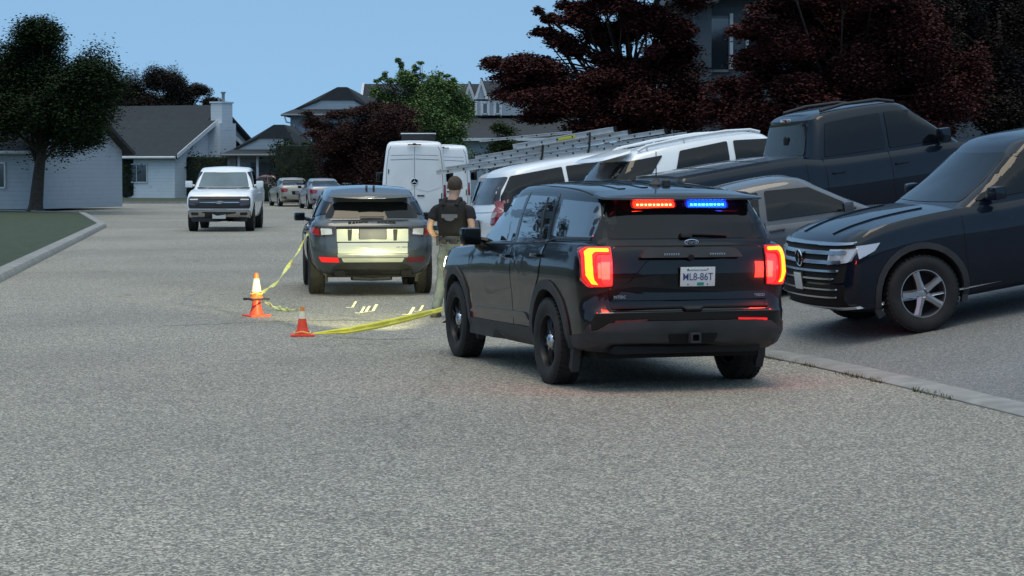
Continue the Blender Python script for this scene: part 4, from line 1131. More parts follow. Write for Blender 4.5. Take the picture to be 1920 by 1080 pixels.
# ---------------------------------------------------------------- navy pickup with a covered bed
def pickup_navy():
    D = dict(yf=2.80, yr=-3.05, hw=1.0, wb=3.70, r=.405, tw=.27, zb=.42, track=.86, style='alloy5',
        zt=[(-3.05, 1.40), (-1.3, 1.41), (-.9, 1.34), (.9, 1.30), (1.2, 1.27), (2.2, 1.22), (2.6, 1.14), (2.8, 1.04)],
        kw=dict(RF=.16, RR=.08, bf=.09, br=.02, tf=.02, tr=.01),
        lv=[(0, .90, 2.70, -3.0), (.08, .95, 2.78, -3.02), (.3, .985, 2.80, -3.04), (.5, 1.0, 2.80, -3.05), (.75, 1.0, 2.78, -3.05), (.88, .98, 2.74, -3.04), (.96, .955, 2.68, -3.02), (1, .92, 2.60, -3.0)],
        hoodcrown=.02,
        cab=(1.30, -1.14, .55, -.98), cabw=(.93, .75), zr=[(-1.1, 1.93), (-.5, 1.975), (.2, 1.965), (.6, 1.92), (1.3, 1.8)], crown=.035,
        ckw=dict(RF=.16, RR=.16, bf=.12, br=.04, tf=.03, tr=.02),
        side=[('window', [(.98, 1.35), (.50, 1.82), (.10, 1.85), (.06, 1.36)]), ('window', [(.0, 1.36), (.03, 1.85), (-.78, 1.82), (-.90, 1.38)])],
        seams=[[(1.12, .50), (1.12, 1.24)], [(.03, 1.33), (.03, .50)], [(-.93, 1.38), (-.93, .5)], [(-1.2, 1.38), (-1.2, .5)]],
        handles=[(.18, 1.14), (-.75, 1.15)], mirror=(.93, .80, 1.42), mirs=(.11, .14, .20))
    c = generic('pickup_truck', 'dark navy pickup truck with tonneau cover and high cab, parked nose up the driveway', 'pickup truck', PAINT_NAVY, D)
    ton = c.patch('tonneau_cover', rpoly([(-.88, -2.98), (.88, -2.98), (.88, -1.17), (-.88, -1.17)], .05), mat('tonneau_vinyl', (.045, .05, .06), .30, coat=.5, var=.2, vs=3, bump=.05), '+z', .035, .04, .2)
    for y in (-2.42, -1.83): c.line([(-.84, y), (.84, y)], '+z', .02, SEAM, .038, 'tonneau_seam', ton)
    rw = c.patch('rear_window', rpoly([(-.70, 1.43), (.70, 1.43), (.66, 1.82), (.60, 1.86), (-.60, 1.86), (-.66, 1.82)], .05), mat('glass_brown', (.018, .016, .013), .10, spec=.3, coat=0, var=.6, vs=3), '-y', .010, .02)
    bm = BM(); h, _, _ = c.hit((0, 1.90), '-y'); box(bm, (0, h.y - .012, 1.905), (.34, .03, .045), bev=.015)
    t = mk('brake_light', bm, CLEAR, c.root)
    bm = BM(); box(bm, (0, h.y - .022, 1.905), (.13, .03, .042), bev=.01); mk('brake_lens', bm, REDL, t)
    bm = BM(); h, _, _ = c.hit((.12, 1.6), '-y')
    lathe(bm, [(h.y + .04, .001), (h.y - .012, .10), (h.y - .018, .085), (h.y - .018, .001)], 7, 'y', (.10, 0, 1.60))
    mk('window_sticker', bm, SEAM, rw)
    for sx in (-1, 1):
        bm = BM(); tube(bm, [(sx*.62, -.75, 1.99), (sx*.63, -.4, 2.03), (sx*.63, .1, 2.02), (sx*.62, .35, 1.96)], .022, 8); mk('roof_rail', bm, BLK, c.root, 40)
        X = lambda p: [(sx * a, b) for a, b in p]
        c.patch('tail_lamp', rpoly(X([(.86, .95), (.97, .95), (.97, 1.30), (.86, 1.30)]), .01), REDL, '-y', .012, .03)
        c.patch('headlamp', rpoly(X([(.62, .80), (.90, .82), (.90, 1.0), (.62, 1.0)]), .02), CLEAR, '+y', .02, .03)
    bm = BM(); box(bm, (0, -3.10, .58), (1.8, .16, .16), bev=.03); mk('rear_bumper', bm, CHROMD, c.root)
    c.patch('grille', rpoly([(-.58, .72), (.58, .72), (.60, 1.02), (-.60, 1.02)], .03), BLK, '+y', .015, .04)
    c.patch('windshield', rpoly([(-.78, 1.36), (.78, 1.36), (.66, 1.82), (-.66, 1.82)], .05), GLASS, '+y', .006, .02)
    rear_plate(c, 0, .62, PLATEG)
    slope_place(c, 5.0, 31.3, -74)
pickup_navy()

# ---------------------------------------------------------------- dark sedan right behind the police SUV
def sedan_dark():
    D = dict(yf=2.35, yr=-2.35, hw=.92, wb=2.75, r=.335, tw=.22, zb=.22, style='alloy5',
        zt=[(-2.35, .98), (-2.1, 1.04), (-1.4, 1.02), (-.6, .98), (.8, .92), (1.2, .90), (1.8, .82), (2.35, .68)],
        cab=(1.25, -2.0, .30, -1.05), cabw=(.87, .64),
        zr=[(-1.9, 1.18), (-1.2, 1.37), (-.6, 1.455), (0, 1.475), (.4, 1.43), (1.2, 1.25)], crown=.03,
        ckw=dict(RF=.14, RR=.16, bf=.10, br=.10, tf=.03, tr=.10),
        side=[('window', [(.78, 1.0), (.24, 1.335), (-.30, 1.37), (-.34, 1.02)]), ('window', [(-.43, 1.02), (-.38, 1.37), (-1.0, 1.32), (-1.22, 1.08)]), ('window', [(-1.28, 1.08), (-1.06, 1.31), (-1.35, 1.20), (-1.52, 1.10)])],
        seams=[[(.95, .32), (.95, .90)], [(-.38, 1.0), (-.38, .32)], [(-1.28, 1.04), (-1.15, .8), (-.98, .6), (-.95, .3)]],
        handles=[(-.25, .90), (-1.05, .92)], mirror=(.87, .62, 1.05))
    c = generic('sedan_car', 'charcoal sedan standing side on right behind the police SUV', 'car', PAINT_CHAR, D)
    c.patch('rear_window', rpoly([(-.66, 1.12), (.66, 1.12), (.54, 1.36), (-.54, 1.36)], .04), GLASS, '-y', .008, .02)
    c.patch('windshield', rpoly([(-.70, 1.0), (.70, 1.0), (.56, 1.38), (-.56, 1.38)], .04), GLASS, '+y', .006, .02)
    for sx in (-1, 1):
        X = lambda p: [(sx * a, b) for a, b in p]
        c.patch('tail_lamp', rpoly(X([(.50, .80), (.86, .78), (.87, .94), (.52, .92)]), .02), REDL, '-y', .012, .03, .05)
        c.patch('headlamp', rpoly(X([(.45, .60), (.84, .64), (.86, .74), (.45, .68)]), .02), CLEAR, '+y', .01, .03)
    c.patch('grille', rpoly([(-.4, .42), (.4, .42), (.42, .62), (-.42, .62)], .03), BLK, '+y', .012, .03)
    rear_plate(c, 0, .62, PLATEG)
    slope_place(c, 3.45, 27.7, -84, -.10)
sedan_dark()

# ---------------------------------------------------------------- black SUV with chrome grille, nose towards the street
def suv_chrome():
    D = dict(yf=2.42, yr=-2.52, hw=.99, wb=2.98, r=.385, tw=.255, zb=.28, style='alloy5',
        zt=[(-2.52, 1.15), (-2.3, 1.20), (-1, 1.18), (.6, 1.15), (1.05, 1.17), (1.7, 1.14), (2.1, 1.07), (2.42, .98)],
        lv=[(0, .86, 2.22, -2.4), (.05, .92, 2.36, -2.47), (.2, .965, 2.42, -2.51), (.40, .98, 2.42, -2.52), (.58, .985, 2.40, -2.51), (.74, .99, 2.37, -2.49), (.88, .975, 2.33, -2.47), (.95, .955, 2.30, -2.44), (1, .92, 2.24, -2.40)],
        kw=dict(RF=.22, RR=.2, bf=.12, br=.07, tf=.04, tr=.04),
        cab=(1.15, -2.42, .25, -1.95), cabw=(.93, .72),
        zr=[(-2.4, 1.62), (-2.0, 1.69), (-1.2, 1.74), (-.3, 1.76), (.3, 1.72), (1.1, 1.5)], crown=.03,
        side=[('window', [(.78, 1.21), (.26, 1.60), (-.30, 1.65), (-.34, 1.23)]), ('window', [(-.42, 1.23), (-.38, 1.65), (-1.20, 1.62), (-1.32, 1.27)]), ('window', [(-1.40, 1.28), (-1.30, 1.615), (-1.95, 1.58), (-2.15, 1.32)])],
        seams=[[(.98, .45), (.98, 1.10)], [(-.38, 1.2), (-.38, .45)], [(-1.38, 1.25), (-1.25, .95), (-1.05, .75), (-1.0, .45)]],
        handles=[(-.25, 1.06), (-1.15, 1.08)], archtrim=CLAD, mirror=(.93, .62, 1.27))
    c = generic('chrome_grille_suv', 'dark SUV with chrome bar grille and round badge, nose towards the street at right', 'SUV', PAINT_NAVY, D)
    c.patch('windshield', rpoly([(-.78, 1.22), (.78, 1.22), (.64, 1.63), (-.64, 1.63)], .05), GLASS, '+y', .006, .02)
    c.patch('rear_window', rpoly([(-.78, 1.25), (.78, 1.25), (.66, 1.6), (-.66, 1.6)], .05), GLASS, '-y', .008, .02)
    c.patch('grille', rpoly([(-.86, .62), (.86, .62), (.90, .98), (-.90, .98)], .03), SEAM, '+y', .010, .04)
    for z, w, hgt in ((.985, .90, .022), (.90, .86, .035), (.81, .84, .035), (.73, .80, .022), (.655, .74, .018)):
        c.patch('grille_bar', rpoly([(-w, z), (w, z), (w, z + hgt), (-w, z + hgt)], .006), CHROMD, '+y', .030, .03, .07)
    c.patch('lower_grille', rpoly([(-.80, .36), (.80, .36), (.86, .60), (-.86, .60)], .03), SEAM, '+y', .012, .04)
    for z, w in ((.55, .78), (.47, .76)):
        c.patch('grille_bar', rpoly([(-w, z), (w, z), (w, z + .016), (-w, z + .016)], .004), CHROMD, '+y', .026, .03, .07)
    c.patch('bumper_trim', rpoly([(-.92, .345), (.92, .345), (.94, .375), (-.94, .375)], .006), CHROME, '+y', .032, .03, .07)
    for sx in (-1, 1):
        X = lambda p: [(sx * a, b) for a, b in p]
        h = c.patch('headlamp', rpoly(X([(.62, .80), (.90, .82), (.93, .95), (.62, .95)]), .02), CLEAR, '+y', .022, .04)
        ax = '+x' if sx > 0 else '-x'
        c.patch('side_lens', rpoly([(2.12, .97), (2.12, .84), (1.95, .90), (1.88, .97)], .01), CLEAR, ax, .01, .03, .05, parent=h)
        c.patch('tail_lamp', rpoly(X([(.50, .92), (.90, .90), (.90, 1.08), (.5, 1.06)]), .02), REDL, '-y', .012, .03, .05)
        c.line([(sx*.50, 1.2), (sx*.45, 1.8), (sx*.40, 2.15)], '+z', .04, PAINT_NAVY, .014, 'hood_crease')
    ring_badge(c, 0, .86, .085, 'vw', front=True, yoff=.05)
    rear_plate(c, 0, .625, PLATE, .20, .17, front=True)
    rear_plate(c, 0, .8, PLATEG)
    nose = Vector((3.08, 23.25)); rz = 103
    f = Vector((-math.sin(rad(rz)), math.cos(rad(rz))))
    m = nose - f * 2.40
    slope_place(c, m.x, m.y, rz)
suv_chrome()

# ---------------------------------------------------------------- beige van that carries the ladders
def ladder_van():
    D = dict(yf=2.30, yr=-2.50, hw=.94, wb=2.9, r=.335, tw=.22, zb=.26, style='alloy5',
        zt=[(-2.5, 1.05), (-2.2, 1.10), (-1, 1.08), (.8, 1.03), (1.3, 1.0), (1.9, .92), (2.3, .80)],
        cab=(1.65, -2.42, .55, -2.15), cabw=(.88, .70),
        zr=[(-2.5, 1.60), (-2.2, 1.65), (-1.5, 1.68), (-.4, 1.69), (.3, 1.67), (.8, 1.6), (1.6, 1.4)], crown=.03,
        side=[('window', [(1.15, 1.10), (.50, 1.50), (.02, 1.55), (.0, 1.12)]), ('window', [(-.05, 1.12), (-.03, 1.55), (-1.15, 1.57), (-1.18, 1.14)]), ('window', [(-1.24, 1.14), (-1.22, 1.57), (-2.0, 1.54), (-2.2, 1.20)])],
        seams=[[(1.25, .35), (1.25, 1.0)], [(-.02, 1.1), (-.02, .35)], [(-1.2, 1.12), (-1.2, .35)]], handles=[(.15, .95)], mirror=(.88, 1.0, 1.15))
    c = generic('work_van', 'beige work van under the roof rack of ladders, mostly hidden by the white minivan', 'van', mat('paint_van_beige', (.42, .38, .36), .45, coat=.3, var=.1, vs=2), D)
    c.patch('rear_window', rpoly([(-.70, 1.15), (.70, 1.15), (.62, 1.54), (-.62, 1.54)], .05), GLASS, '-y', .008, .02)
    for sx in (-1, 1):
        X = lambda p: [(sx * a, b) for a, b in p]
        c.patch('tail_lamp', rpoly(X([(.76, .80), (.87, .80), (.87, 1.12), (.78, 1.12)]), .02), REDL, '-y', .012, .03, .05)
    c.patch('windshield', rpoly([(-.72, 1.08), (.72, 1.08), (.60, 1.52), (-.60, 1.52)], .05), GLASS, '+y', .006, .02)
    bm = BM()
    for y in (-1.9, -.6, .5):
        tube(bm, [(-.72, y, 1.62), (-.74, y, 1.80), (.74, y, 1.80), (.72, y, 1.62)], .022, 6)
    for sx in (-1, 1): tube(bm, [(sx*.74, -2.3, 1.80), (sx*.74, 1.0, 1.80)], .022, 6)
    mk('roof_rack', bm, CHROMD, c.root, 40)
    slope_place(c, 1.75, 44.5, -76)
    return c
lv_ = ladder_van()
ALU = mat('ladder_aluminium', (.50, .50, .50), .45, metal=.35, var=.15, vs=5)
def ladder(label, p, q, W, rail=.085):
    """ladder lying flat between two points: two rails, rungs, dark rung ends"""
    p = Vector(p); q = Vector(q)
    L = (q - p).length
    d = (q - p).normalized()
    sdv = d.cross(Vector((0, 0, 1))).normalized()
    upv = sdv.cross(d)
    r = empty('ladder', (p + q) / 2, 0, label, 'ladder', 'ladders on the roof rack')
    r.rotation_euler = Matrix((sdv, d, upv)).transposed().to_euler()
    n = int((L - .2) / .305)
    for sx in (-1, 1):
        bm = BM()
        prism(bm, [(-.014, 0), (.014, 0), (.014, .010), (-.006, .016), (-.006, rail - .016), (.014, rail - .010), (.014, rail), (-.014, rail)], -L/2, L/2)
        for v in bm.verts: v.co.x = v.co.x * sx + sx * W/2
        bmesh.ops.recalc_face_normals(bm, faces=bm.faces[:])
        o = mk('rail', bm, ALU, r, 40)
        bm = BM(); prism(bm, [(-.018, -.004), (.018, -.004), (.018, rail + .004), (-.018, rail + .004)], L/2 - .05, L/2 + .012)
        for v in bm.verts: v.co.x += sx * W/2
        mk('end_cap', bm, SEAM if sx > 0 else BLK, o)
        for k in range(n):
            y = -L/2 + .2 + k * .305
            bm = BM(); lathe(bm, [(-.003, .019), (.006, .016), (.007, .001)], 8, 'x', (0, y, rail/2))
            for v in bm.verts: v.co.x = v.co.x * sx + sx * (W/2 + .007)
            bmesh.ops.recalc_face_normals(bm, faces=bm.faces[:])
            mk('rung_end', bm, SEAM, o)
    for k in range(n):
        y = -L/2 + .2 + k * .305
        bm = BM(); tube(bm, [(-W/2, y, rail/2), (W/2, y, rail/2)], .015, 6); mk('rung', bm, ALU, r, 40)
    return r
ladder('longest aluminium ladder, lowest on the rack, its foot end sticking out past the van', P(820, 328, 43.2), P(1236, 268, 43.6), .42)
ladder('aluminium ladder lying on the lowest one, second from the bottom of the stack', P(838, 321, 43.35), P(1290, 255, 43.9), .38)
ladder('aluminium ladder third from the bottom of the stack, set back from the foot end', P(880, 308, 43.4), P(1248, 250, 43.8), .36)
ladder('aluminium ladder fourth from the bottom, under the tilted top one', P(893, 301, 43.55), P(1180, 252, 43.9), .34)
lt_ = ladder('short aluminium ladder on top of the stack with a yellow warning label', P(966, 280, 43.3), P(1152, 247, 43.7), .34, .10)
bm = BM(); box(bm, (.178, -.0, .05), (.006, .34, .06), bev=.001); mk('warning_label', bm, mat('label_yellow', (.55, .50, .06), .5), lt_)
ladder('thin aluminium ladder on the far side of the rack, seen above the others', P(902, 266, 44.9), P(1074, 250, 45.3), .30, .05)
bm = BM()
for (u, v, w) in ((1012, 312, 268), (1100, 300, 250)):
    a_ = P(u, v, 43.0); b_ = P(u + 6, w, 43.4); c_ = P(u + 6, w, 44.6); 
    b2 = BM(); tube(b2, [a_, (a_ + b_) / 2 + Vector((.02, -.02, 0)), b_, c_], .022, 6)
    o = mk('tie_strap', b2, SEAM, None, 40); tag(o, 'dark strap tied round the ladders, %s' % ('nearer their foot end' if u < 1050 else 'next to the yellow label'), 'strap', 'straps round the ladders')
bm.free()

# ================================================================ ground, road, driveway
def asphalt(name, c0, c1, big=.18, grain=70):
    m = bpy.data.materials.new(name); m.use_nodes = True
    n = m.node_tree.nodes; l = m.node_tree.links; b = n['Principled BSDF']
    tc = n.new('ShaderNodeTexCoord')
    vo = n.new('ShaderNodeTexVoronoi'); vo.inputs['Scale'].default_value = grain
    l.new(tc.outputs['Object'], vo.inputs['Vector'])
    sp0 = n.new('ShaderNodeSeparateColor'); l.new(vo.outputs['Color'], sp0.inputs[0])
    sp = n.new('ShaderNodeMath'); sp.operation = 'POWER'; sp.inputs[1].default_value = 2.2; l.new(sp0.outputs[0], sp.inputs[0])
    nf = n.new('ShaderNodeTexNoise'); nf.inputs['Scale'].default_value = 34; nf.inputs['Detail'].default_value = 6; nf.inputs['Roughness'].default_value = .75
    l.new(tc.outputs['Object'], nf.inputs['Vector'])
    nb = n.new('ShaderNodeTexNoise'); nb.inputs['Scale'].default_value = .35; nb.inputs['Detail'].default_value = 5; nb.inputs['Distortion'].default_value = .6
    l.new(tc.outputs['Object'], nb.inputs['Vector'])
    a1 = n.new('ShaderNodeMath'); a1.operation = 'MULTIPLY'; l.new(sp.outputs[0], a1.inputs[0]); a1.inputs[1].default_value = .95
    a2 = n.new('ShaderNodeMath'); a2.operation = 'MULTIPLY_ADD'; l.new(nf.outputs['Fac'], a2.inputs[0]); a2.inputs[1].default_value = .9; l.new(a1.outputs[0], a2.inputs[2])
    a3 = n.new('ShaderNodeMath'); a3.operation = 'MULTIPLY_ADD'; l.new(nb.outputs['Fac'], a3.inputs[0]); a3.inputs[1].default_value = big * 2; l.new(a2.outputs[0], a3.inputs[2])
    mr = n.new('ShaderNodeMapRange'); mr.inputs[1].default_value = .45 + big; mr.inputs[2].default_value = 1.45 + big; l.new(a3.outputs[0], mr.inputs[0])
    mx = n.new('ShaderNodeMix'); mx.data_type = 'RGBA'; mx.inputs[6].default_value = (*c0, 1); mx.inputs[7].default_value = (*c1, 1); l.new(mr.outputs[0], mx.inputs[0])
    # old tyre tracks and stains
    nw = n.new('ShaderNodeTexNoise'); nw.inputs['Scale'].default_value = .09; nw.inputs['Detail'].default_value = 3; nw.inputs['Distortion'].default_value = 1.5
    l.new(tc.outputs['Object'], nw.inputs['Vector'])
    rm = n.new('ShaderNodeMapRange'); rm.inputs[1].default_value = .40; rm.inputs[2].default_value = .62; rm.inputs[3].default_value = .88; rm.inputs[4].default_value = 1.05
    l.new(nw.outputs['Fac'], rm.inputs[0])
    vm = n.new('ShaderNodeMix'); vm.data_type = 'RGBA'; vm.blend_type = 'MULTIPLY'; vm.inputs[0].default_value = 1
    l.new(mx.outputs[2], vm.inputs[6]); l.new(rm.outputs[0], vm.inputs[7])
    ns = n.new('ShaderNodeTexNoise'); ns.inputs['Scale'].default_value = .55; ns.inputs['Detail'].default_value = 7; ns.inputs['Roughness'].default_value = .6
    l.new(tc.outputs['Object'], ns.inputs['Vector'])
    rs = n.new('ShaderNodeMapRange'); rs.inputs[1].default_value = .60; rs.inputs[2].default_value = .70; rs.inputs[3].default_value = 1.0; rs.inputs[4].default_value = .84
    l.new(ns.outputs['Fac'], rs.inputs[0])
    vm3 = n.new('ShaderNodeMix'); vm3.data_type = 'RGBA'; vm3.blend_type = 'MULTIPLY'; vm3.inputs[0].default_value = 1
    l.new(vm.outputs[2], vm3.inputs[6]); l.new(rs.outputs[0], vm3.inputs[7]); vm = vm3
    # hairline cracks
    vc = n.new('ShaderNodeTexVoronoi'); vc.feature = 'DISTANCE_TO_EDGE'; vc.inputs['Scale'].default_value = .11
    nd = n.new('ShaderNodeTexNoise'); nd.inputs['Scale'].default_value = .8; nd.inputs['Detail'].default_value = 6
    l.new(tc.outputs['Object'], nd.inputs['Vector'])
    ad = n.new('ShaderNodeMix'); ad.data_type = 'RGBA'; ad.blend_type = 'ADD'; ad.inputs[0].default_value = 1.6
    l.new(tc.outputs['Object'], ad.inputs[6]); l.new(nd.outputs['Color'], ad.inputs[7]); ad.clamp_result = False
    l.new(ad.outputs[2], vc.inputs['Vector'])
    cr = n.new('ShaderNodeMapRange'); cr.inputs[1].default_value = .0008; cr.inputs[2].default_value = .0022; cr.inputs[3].default_value = .72; cr.inputs[4].default_value = 1.0
    l.new(vc.outputs['Distance'], cr.inputs[0])
    vm2 = n.new('ShaderNodeMix'); vm2.data_type = 'RGBA'; vm2.blend_type = 'MULTIPLY'; vm2.inputs[0].default_value = 1
    l.new(vm.outputs[2], vm2.inputs[6]); l.new(cr.outputs[0], vm2.inputs[7])
    l.new(vm2.outputs[2], b.inputs['Base Color'])
    b.inputs['Roughness'].default_value = .72; b.inputs['Specular IOR Level'].default_value = .35
    bp = n.new('ShaderNodeBump'); bp.inputs['Strength'].default_value = .55; bp.inputs['Distance'].default_value = .012
    l.new(a2.outputs[0], bp.inputs['Height']); l.new(bp.outputs[0], b.inputs['Normal'])
    return m
ROAD = asphalt('asphalt', (.130, .120, .099), (.67, .62, .51), .07, 72)
DRIVE = asphalt('driveway_asphalt', (.13, .13, .125), (.40, .39, .37), .12, 100)
GRASS = mat('lawn_grass', (.022, .035, .014), .9, var=.5, vs=3, bump=.6, bs=40, col2=(.05, .065, .025))
CONC = mat('concrete', (.26, .255, .24), .85, var=.2, vs=4, bump=.3, bs=60)
LEFTK = [(-80, -13), (0, -6.2), (20, -6.8), (30, -7.6), (50, -10.2), (73, -13.2), (92, -17.5), (101, -26), (106, -60), (110, -110)]
def xl(y): return interp(y, LEFTK)
def strip(name, ys, fa, fb, m, n=2, kind='structure', zf=None, thick=None):
    bm = BM(); prev = None
    for y in ys:
        a, b = fa(y), fb(y)
        row = []
        for k in range(n):
            x = a + (b - a) * k / (n - 1)
            row.append(bm.verts.new((x, y, zf(x, y) if zf else 0)))
        if prev:
            for k in range(n - 1): bm.faces.new([prev[k], prev[k+1], row[k+1], row[k]])
        prev = row
    o = mk(name, bm, m, None, 60); o['kind'] = kind
    return o
YS = [-80, -40, -20, 0] + [i * 2.0 for i in range(1, 61)] + [121]
bm = BM()
bmesh.ops.create_grid(bm, x_segments=8, y_segments=8, size=1500)
for v in bm.verts: v.co.z = -.06
o = mk('ground', bm, GRASS); o['kind'] = 'structure'
strip('road', YS, xl, lambda y: min(xk(y), 30), ROAD, 3)
def lawnz(x, y):
    return gz(x, y)
def off(fn, d): return lambda y: fn(y) + d
ys1 = [y for y in YS if y <= 8] ; ys2 = [8 + i * .8 for i in range(50)]; ys3 = [47.2] + [y for y in YS if y > 47.2]
rz_ = lambda x, y: gz(x, y) + (.10 if not (18 <= y <= 46.8) else .012)
def rstrip(name, ys, m, zf): return strip(name, ys, off(xk, .26), off(xk, 45), m, 46, 'structure', zf)
rstrip('lawn', ys1, GRASS, lambda x, y: gz(x, y) + .06)
rstrip('driveway', ys2, DRIVE, lambda x, y: gz(x, y) + .012 if x - xk(y) > .5 else .036)
rstrip('lawn', ys3, GRASS, lambda x, y: gz(x, y) + .06)
strip('lawn', YS, lambda y: xl(y) - 60, off(xl, -.29), GRASS, 2, 'structure', lambda x, y: .09)
strip('lawn', [121.2, 130, 200, 600], lambda y: -300, lambda y: 300, GRASS, 2, 'structure', lambda x, y: .10)
# kerbs
def kerb(name, fn, ys, w, h, side):
    bm = BM(); prev = None
    for y in ys:
        x = fn(y)
        pr = [(0, -.03), (0, h * .35), (.05 * side, h), (w * side, h + .01), (w * side, -.03)]
        row = [bm.verts.new((x + a, y, z)) for a, z in pr]
        if prev:
            for k in range(4): bm.faces.new([prev[k], prev[k+1], row[k+1], row[k]])
        prev = row
    bmesh.ops.recalc_face_normals(bm, faces=bm.faces[:])
    o = mk(name, bm, CONC, None, 50); o['kind'] = 'structure'
YK = [-80, -40, 0] + [i * .8 for i in range(1, 151)]
kerb('kerb', xk, [y for y in YK if y < 8.1], .31, .12, 1)
kerb('kerb', xk, [y for y in YK if 7.9 <= y <= 47.3], .31, .035, 1)
kerb('kerb', xk, [y for y in YK if y > 46.5], .31, .12, 1)
kerb('kerb', xl, YK, .31, .12, -1)
bm = BM(); box(bm, (-60, 121.1, .03), (240, .3, .14)); o = mk('kerb', bm, CONC); o['kind'] = 'structure'
# weeds in the joint of the driveway kerb
LEAFG = mat('weed_leaf', (.05, .065, .02), .8, var=.5, vs=3, col2=(.11, .10, .04), island=.6)
random.seed(5)
bm = BM()
for i in range(900):
    y = random.uniform(18.5, 24.5)
    x = xk(y) + random.gauss(.0, .035)
    if noise.noise(Vector((y * 1.3, 0, 3))) < -.12: continue
    a = random.uniform(0, 2 * PI); h = random.uniform(.015, .05); w = .006
    d = Vector((math.cos(a), math.sin(a), 0))
    p = Vector((x, y, .0)); t = p + d * h * .8 + Vector((0, 0, h)); s_ = Vector((-d.y, d.x, 0)) * w
    bm.faces.new([bm.verts.new(p - s_), bm.verts.new(p + s_), bm.verts.new(t)])
o = mk('weeds', bm, LEAFG, None, None); tag(o, 'dry weeds growing in the joint at the driveway edge', 'weeds', kind='stuff')
# sealed seams across the road
TAR = mat('road_seam', (.035, .035, .034), .6, var=.3, vs=3)
def seam(pts, w=.03):
    bm = BM(); prev = None
    fine = []
    for a, b in zip(pts, pts[1:]):
        a = Vector(a); b = Vector(b); n = max(2, int((b - a).length / .25))
        fine += [a + (b - a) * i / n for i in range(n)]
    for i, p in enumerate(fine):
        q = Vector((p.x + .05 * noise.noise(Vector((p.x, p.y, 1.5))), p.y + .12 * noise.noise(Vector((p.x * 1.3, p.y, .5))), .004))
        ww = w * (.5 + .8 * abs(noise.noise(Vector((p.x * 2, p.y * 2, 7)))))
        row = [bm.verts.new(q + Vector((0, ww, 0))), bm.verts.new(q - Vector((0, ww, 0)))]
        if prev: bm.faces.new([prev[0], prev[1], row[1], row[0]])
        prev = row
    o = mk('road_seam', bm, TAR, None, None); o['kind'] = 'structure'
seam([G(300, 612)[:2], G(470, 605)[:2], G(640, 600)[:2], G(760, 602)[:2]], .022)
seam([G(620, 634)[:2], G(700, 637)[:2], G(830, 634)[:2]], .018)
seam([G(368, 575)[:2], G(392, 556)[:2], G(420, 541)[:2]], .03)

# ================================================================ trees
def leaf_mesh(name, cents, rads, counts, size, m, parent, seed=1, flat=.5, droop=.25, up=.3):
    """many leaf blades scattered through the volume of flattened clumps"""
    rng = np.random.default_rng(seed)
    Cs = []; 
    for (c, r, n) in zip(cents, rads, counts):
        v = rng.normal(size=(n, 3)); v /= np.linalg.norm(v, axis=1)[:, None]
        rr = np.where(rng.random(n) < .6, np.minimum(np.abs(rng.normal(size=n)) * .52, 1.25), rng.random(n) ** .45)
        p = v * rr[:, None] * np.array(r)
        # ragged outline: push out along a few random spikes
        k = rng.normal(size=(6, 3)); k /= np.linalg.norm(k, axis=1)[:, None]
        al = np.max(v @ k.T, axis=1)
        p *= (.72 + .5 * np.clip(al, 0, 1) ** 3)[:, None]
        p[:, 2] -= droop * (np.hypot(p[:, 0] / r[0], p[:, 1] / r[1]) ** 2) * r[2]
        Cs.append(p + np.array(c))
    P0 = np.concatenate(Cs); n = len(P0)
    a = rng.random(n) * 2 * PI
    tilt = rng.normal(size=n) * flat
    d = np.stack([np.cos(a), np.sin(a), -np.abs(np.sin(tilt)) * .8 + .1], 1); d /= np.linalg.norm(d, axis=1)[:, None]
    s = np.cross(d, np.stack([rng.normal(size=n) * flat, rng.normal(size=n) * flat, np.ones(n)], 1)); s /= np.linalg.norm(s, axis=1)[:, None]
    L = size * (.6 + .8 * rng.random(n)); 
    A = P0; B = P0 + d * (L * .5)[:, None] + s * (L * .38)[:, None]; C = P0 + d * L[:, None]; D = P0 + d * (L * .45)[:, None] - s * (L * .38)[:, None]
    V = np.stack([A, B, C, D], 1).reshape(-1, 3).astype(np.float32)
    me = bpy.data.meshes.new(name)
    me.vertices.add(n * 4); me.vertices.foreach_set('co', V.ravel())
    me.loops.add(n * 4); me.loops.foreach_set('vertex_index', np.arange(n * 4, dtype=np.int32))
    me.polygons.add(n); me.polygons.foreach_set('loop_start', np.arange(0, n * 4, 4, dtype=np.int32)); me.polygons.foreach_set('loop_total', np.full(n, 4, dtype=np.int32))
    me.update(calc_edges=True)
    me.materials.append(m)
    o = bpy.data.objects.new(name, me); COL.objects.link(o)
    if parent: o.parent = parent
    return o
BARK = mat('bark', (.045, .035, .028), .9, var=.4, vs=8, bump=.6, bs=30)
MAPLE = mat('maple_leaves', (.018, .008, .009), .85, spec=.125, var=.6, vs=1.2, col2=(.105, .032, .028), island=.55)
MAPLE2 = mat('maple_leaves_brown', (.016, .009, .009), .85, spec=.12, var=.6, vs=1.2, col2=(.085, .038, .032), island=.55)
GREENL = mat('green_leaves', (.065, .115, .045), .85, spec=.12, var=.6, vs=1.0, col2=(.21, .30, .11), island=.5)
CEDAR = mat('cedar_leaves', (.010, .020, .008), .85, spec=.12, var=.6, vs=1.0, col2=(.028, .045, .016), island=.5)
DARKL = mat('dark_leaves', (.018, .016, .014), .85, spec=.12, var=.6, vs=1.0, col2=(.045, .035, .028), island=.5)
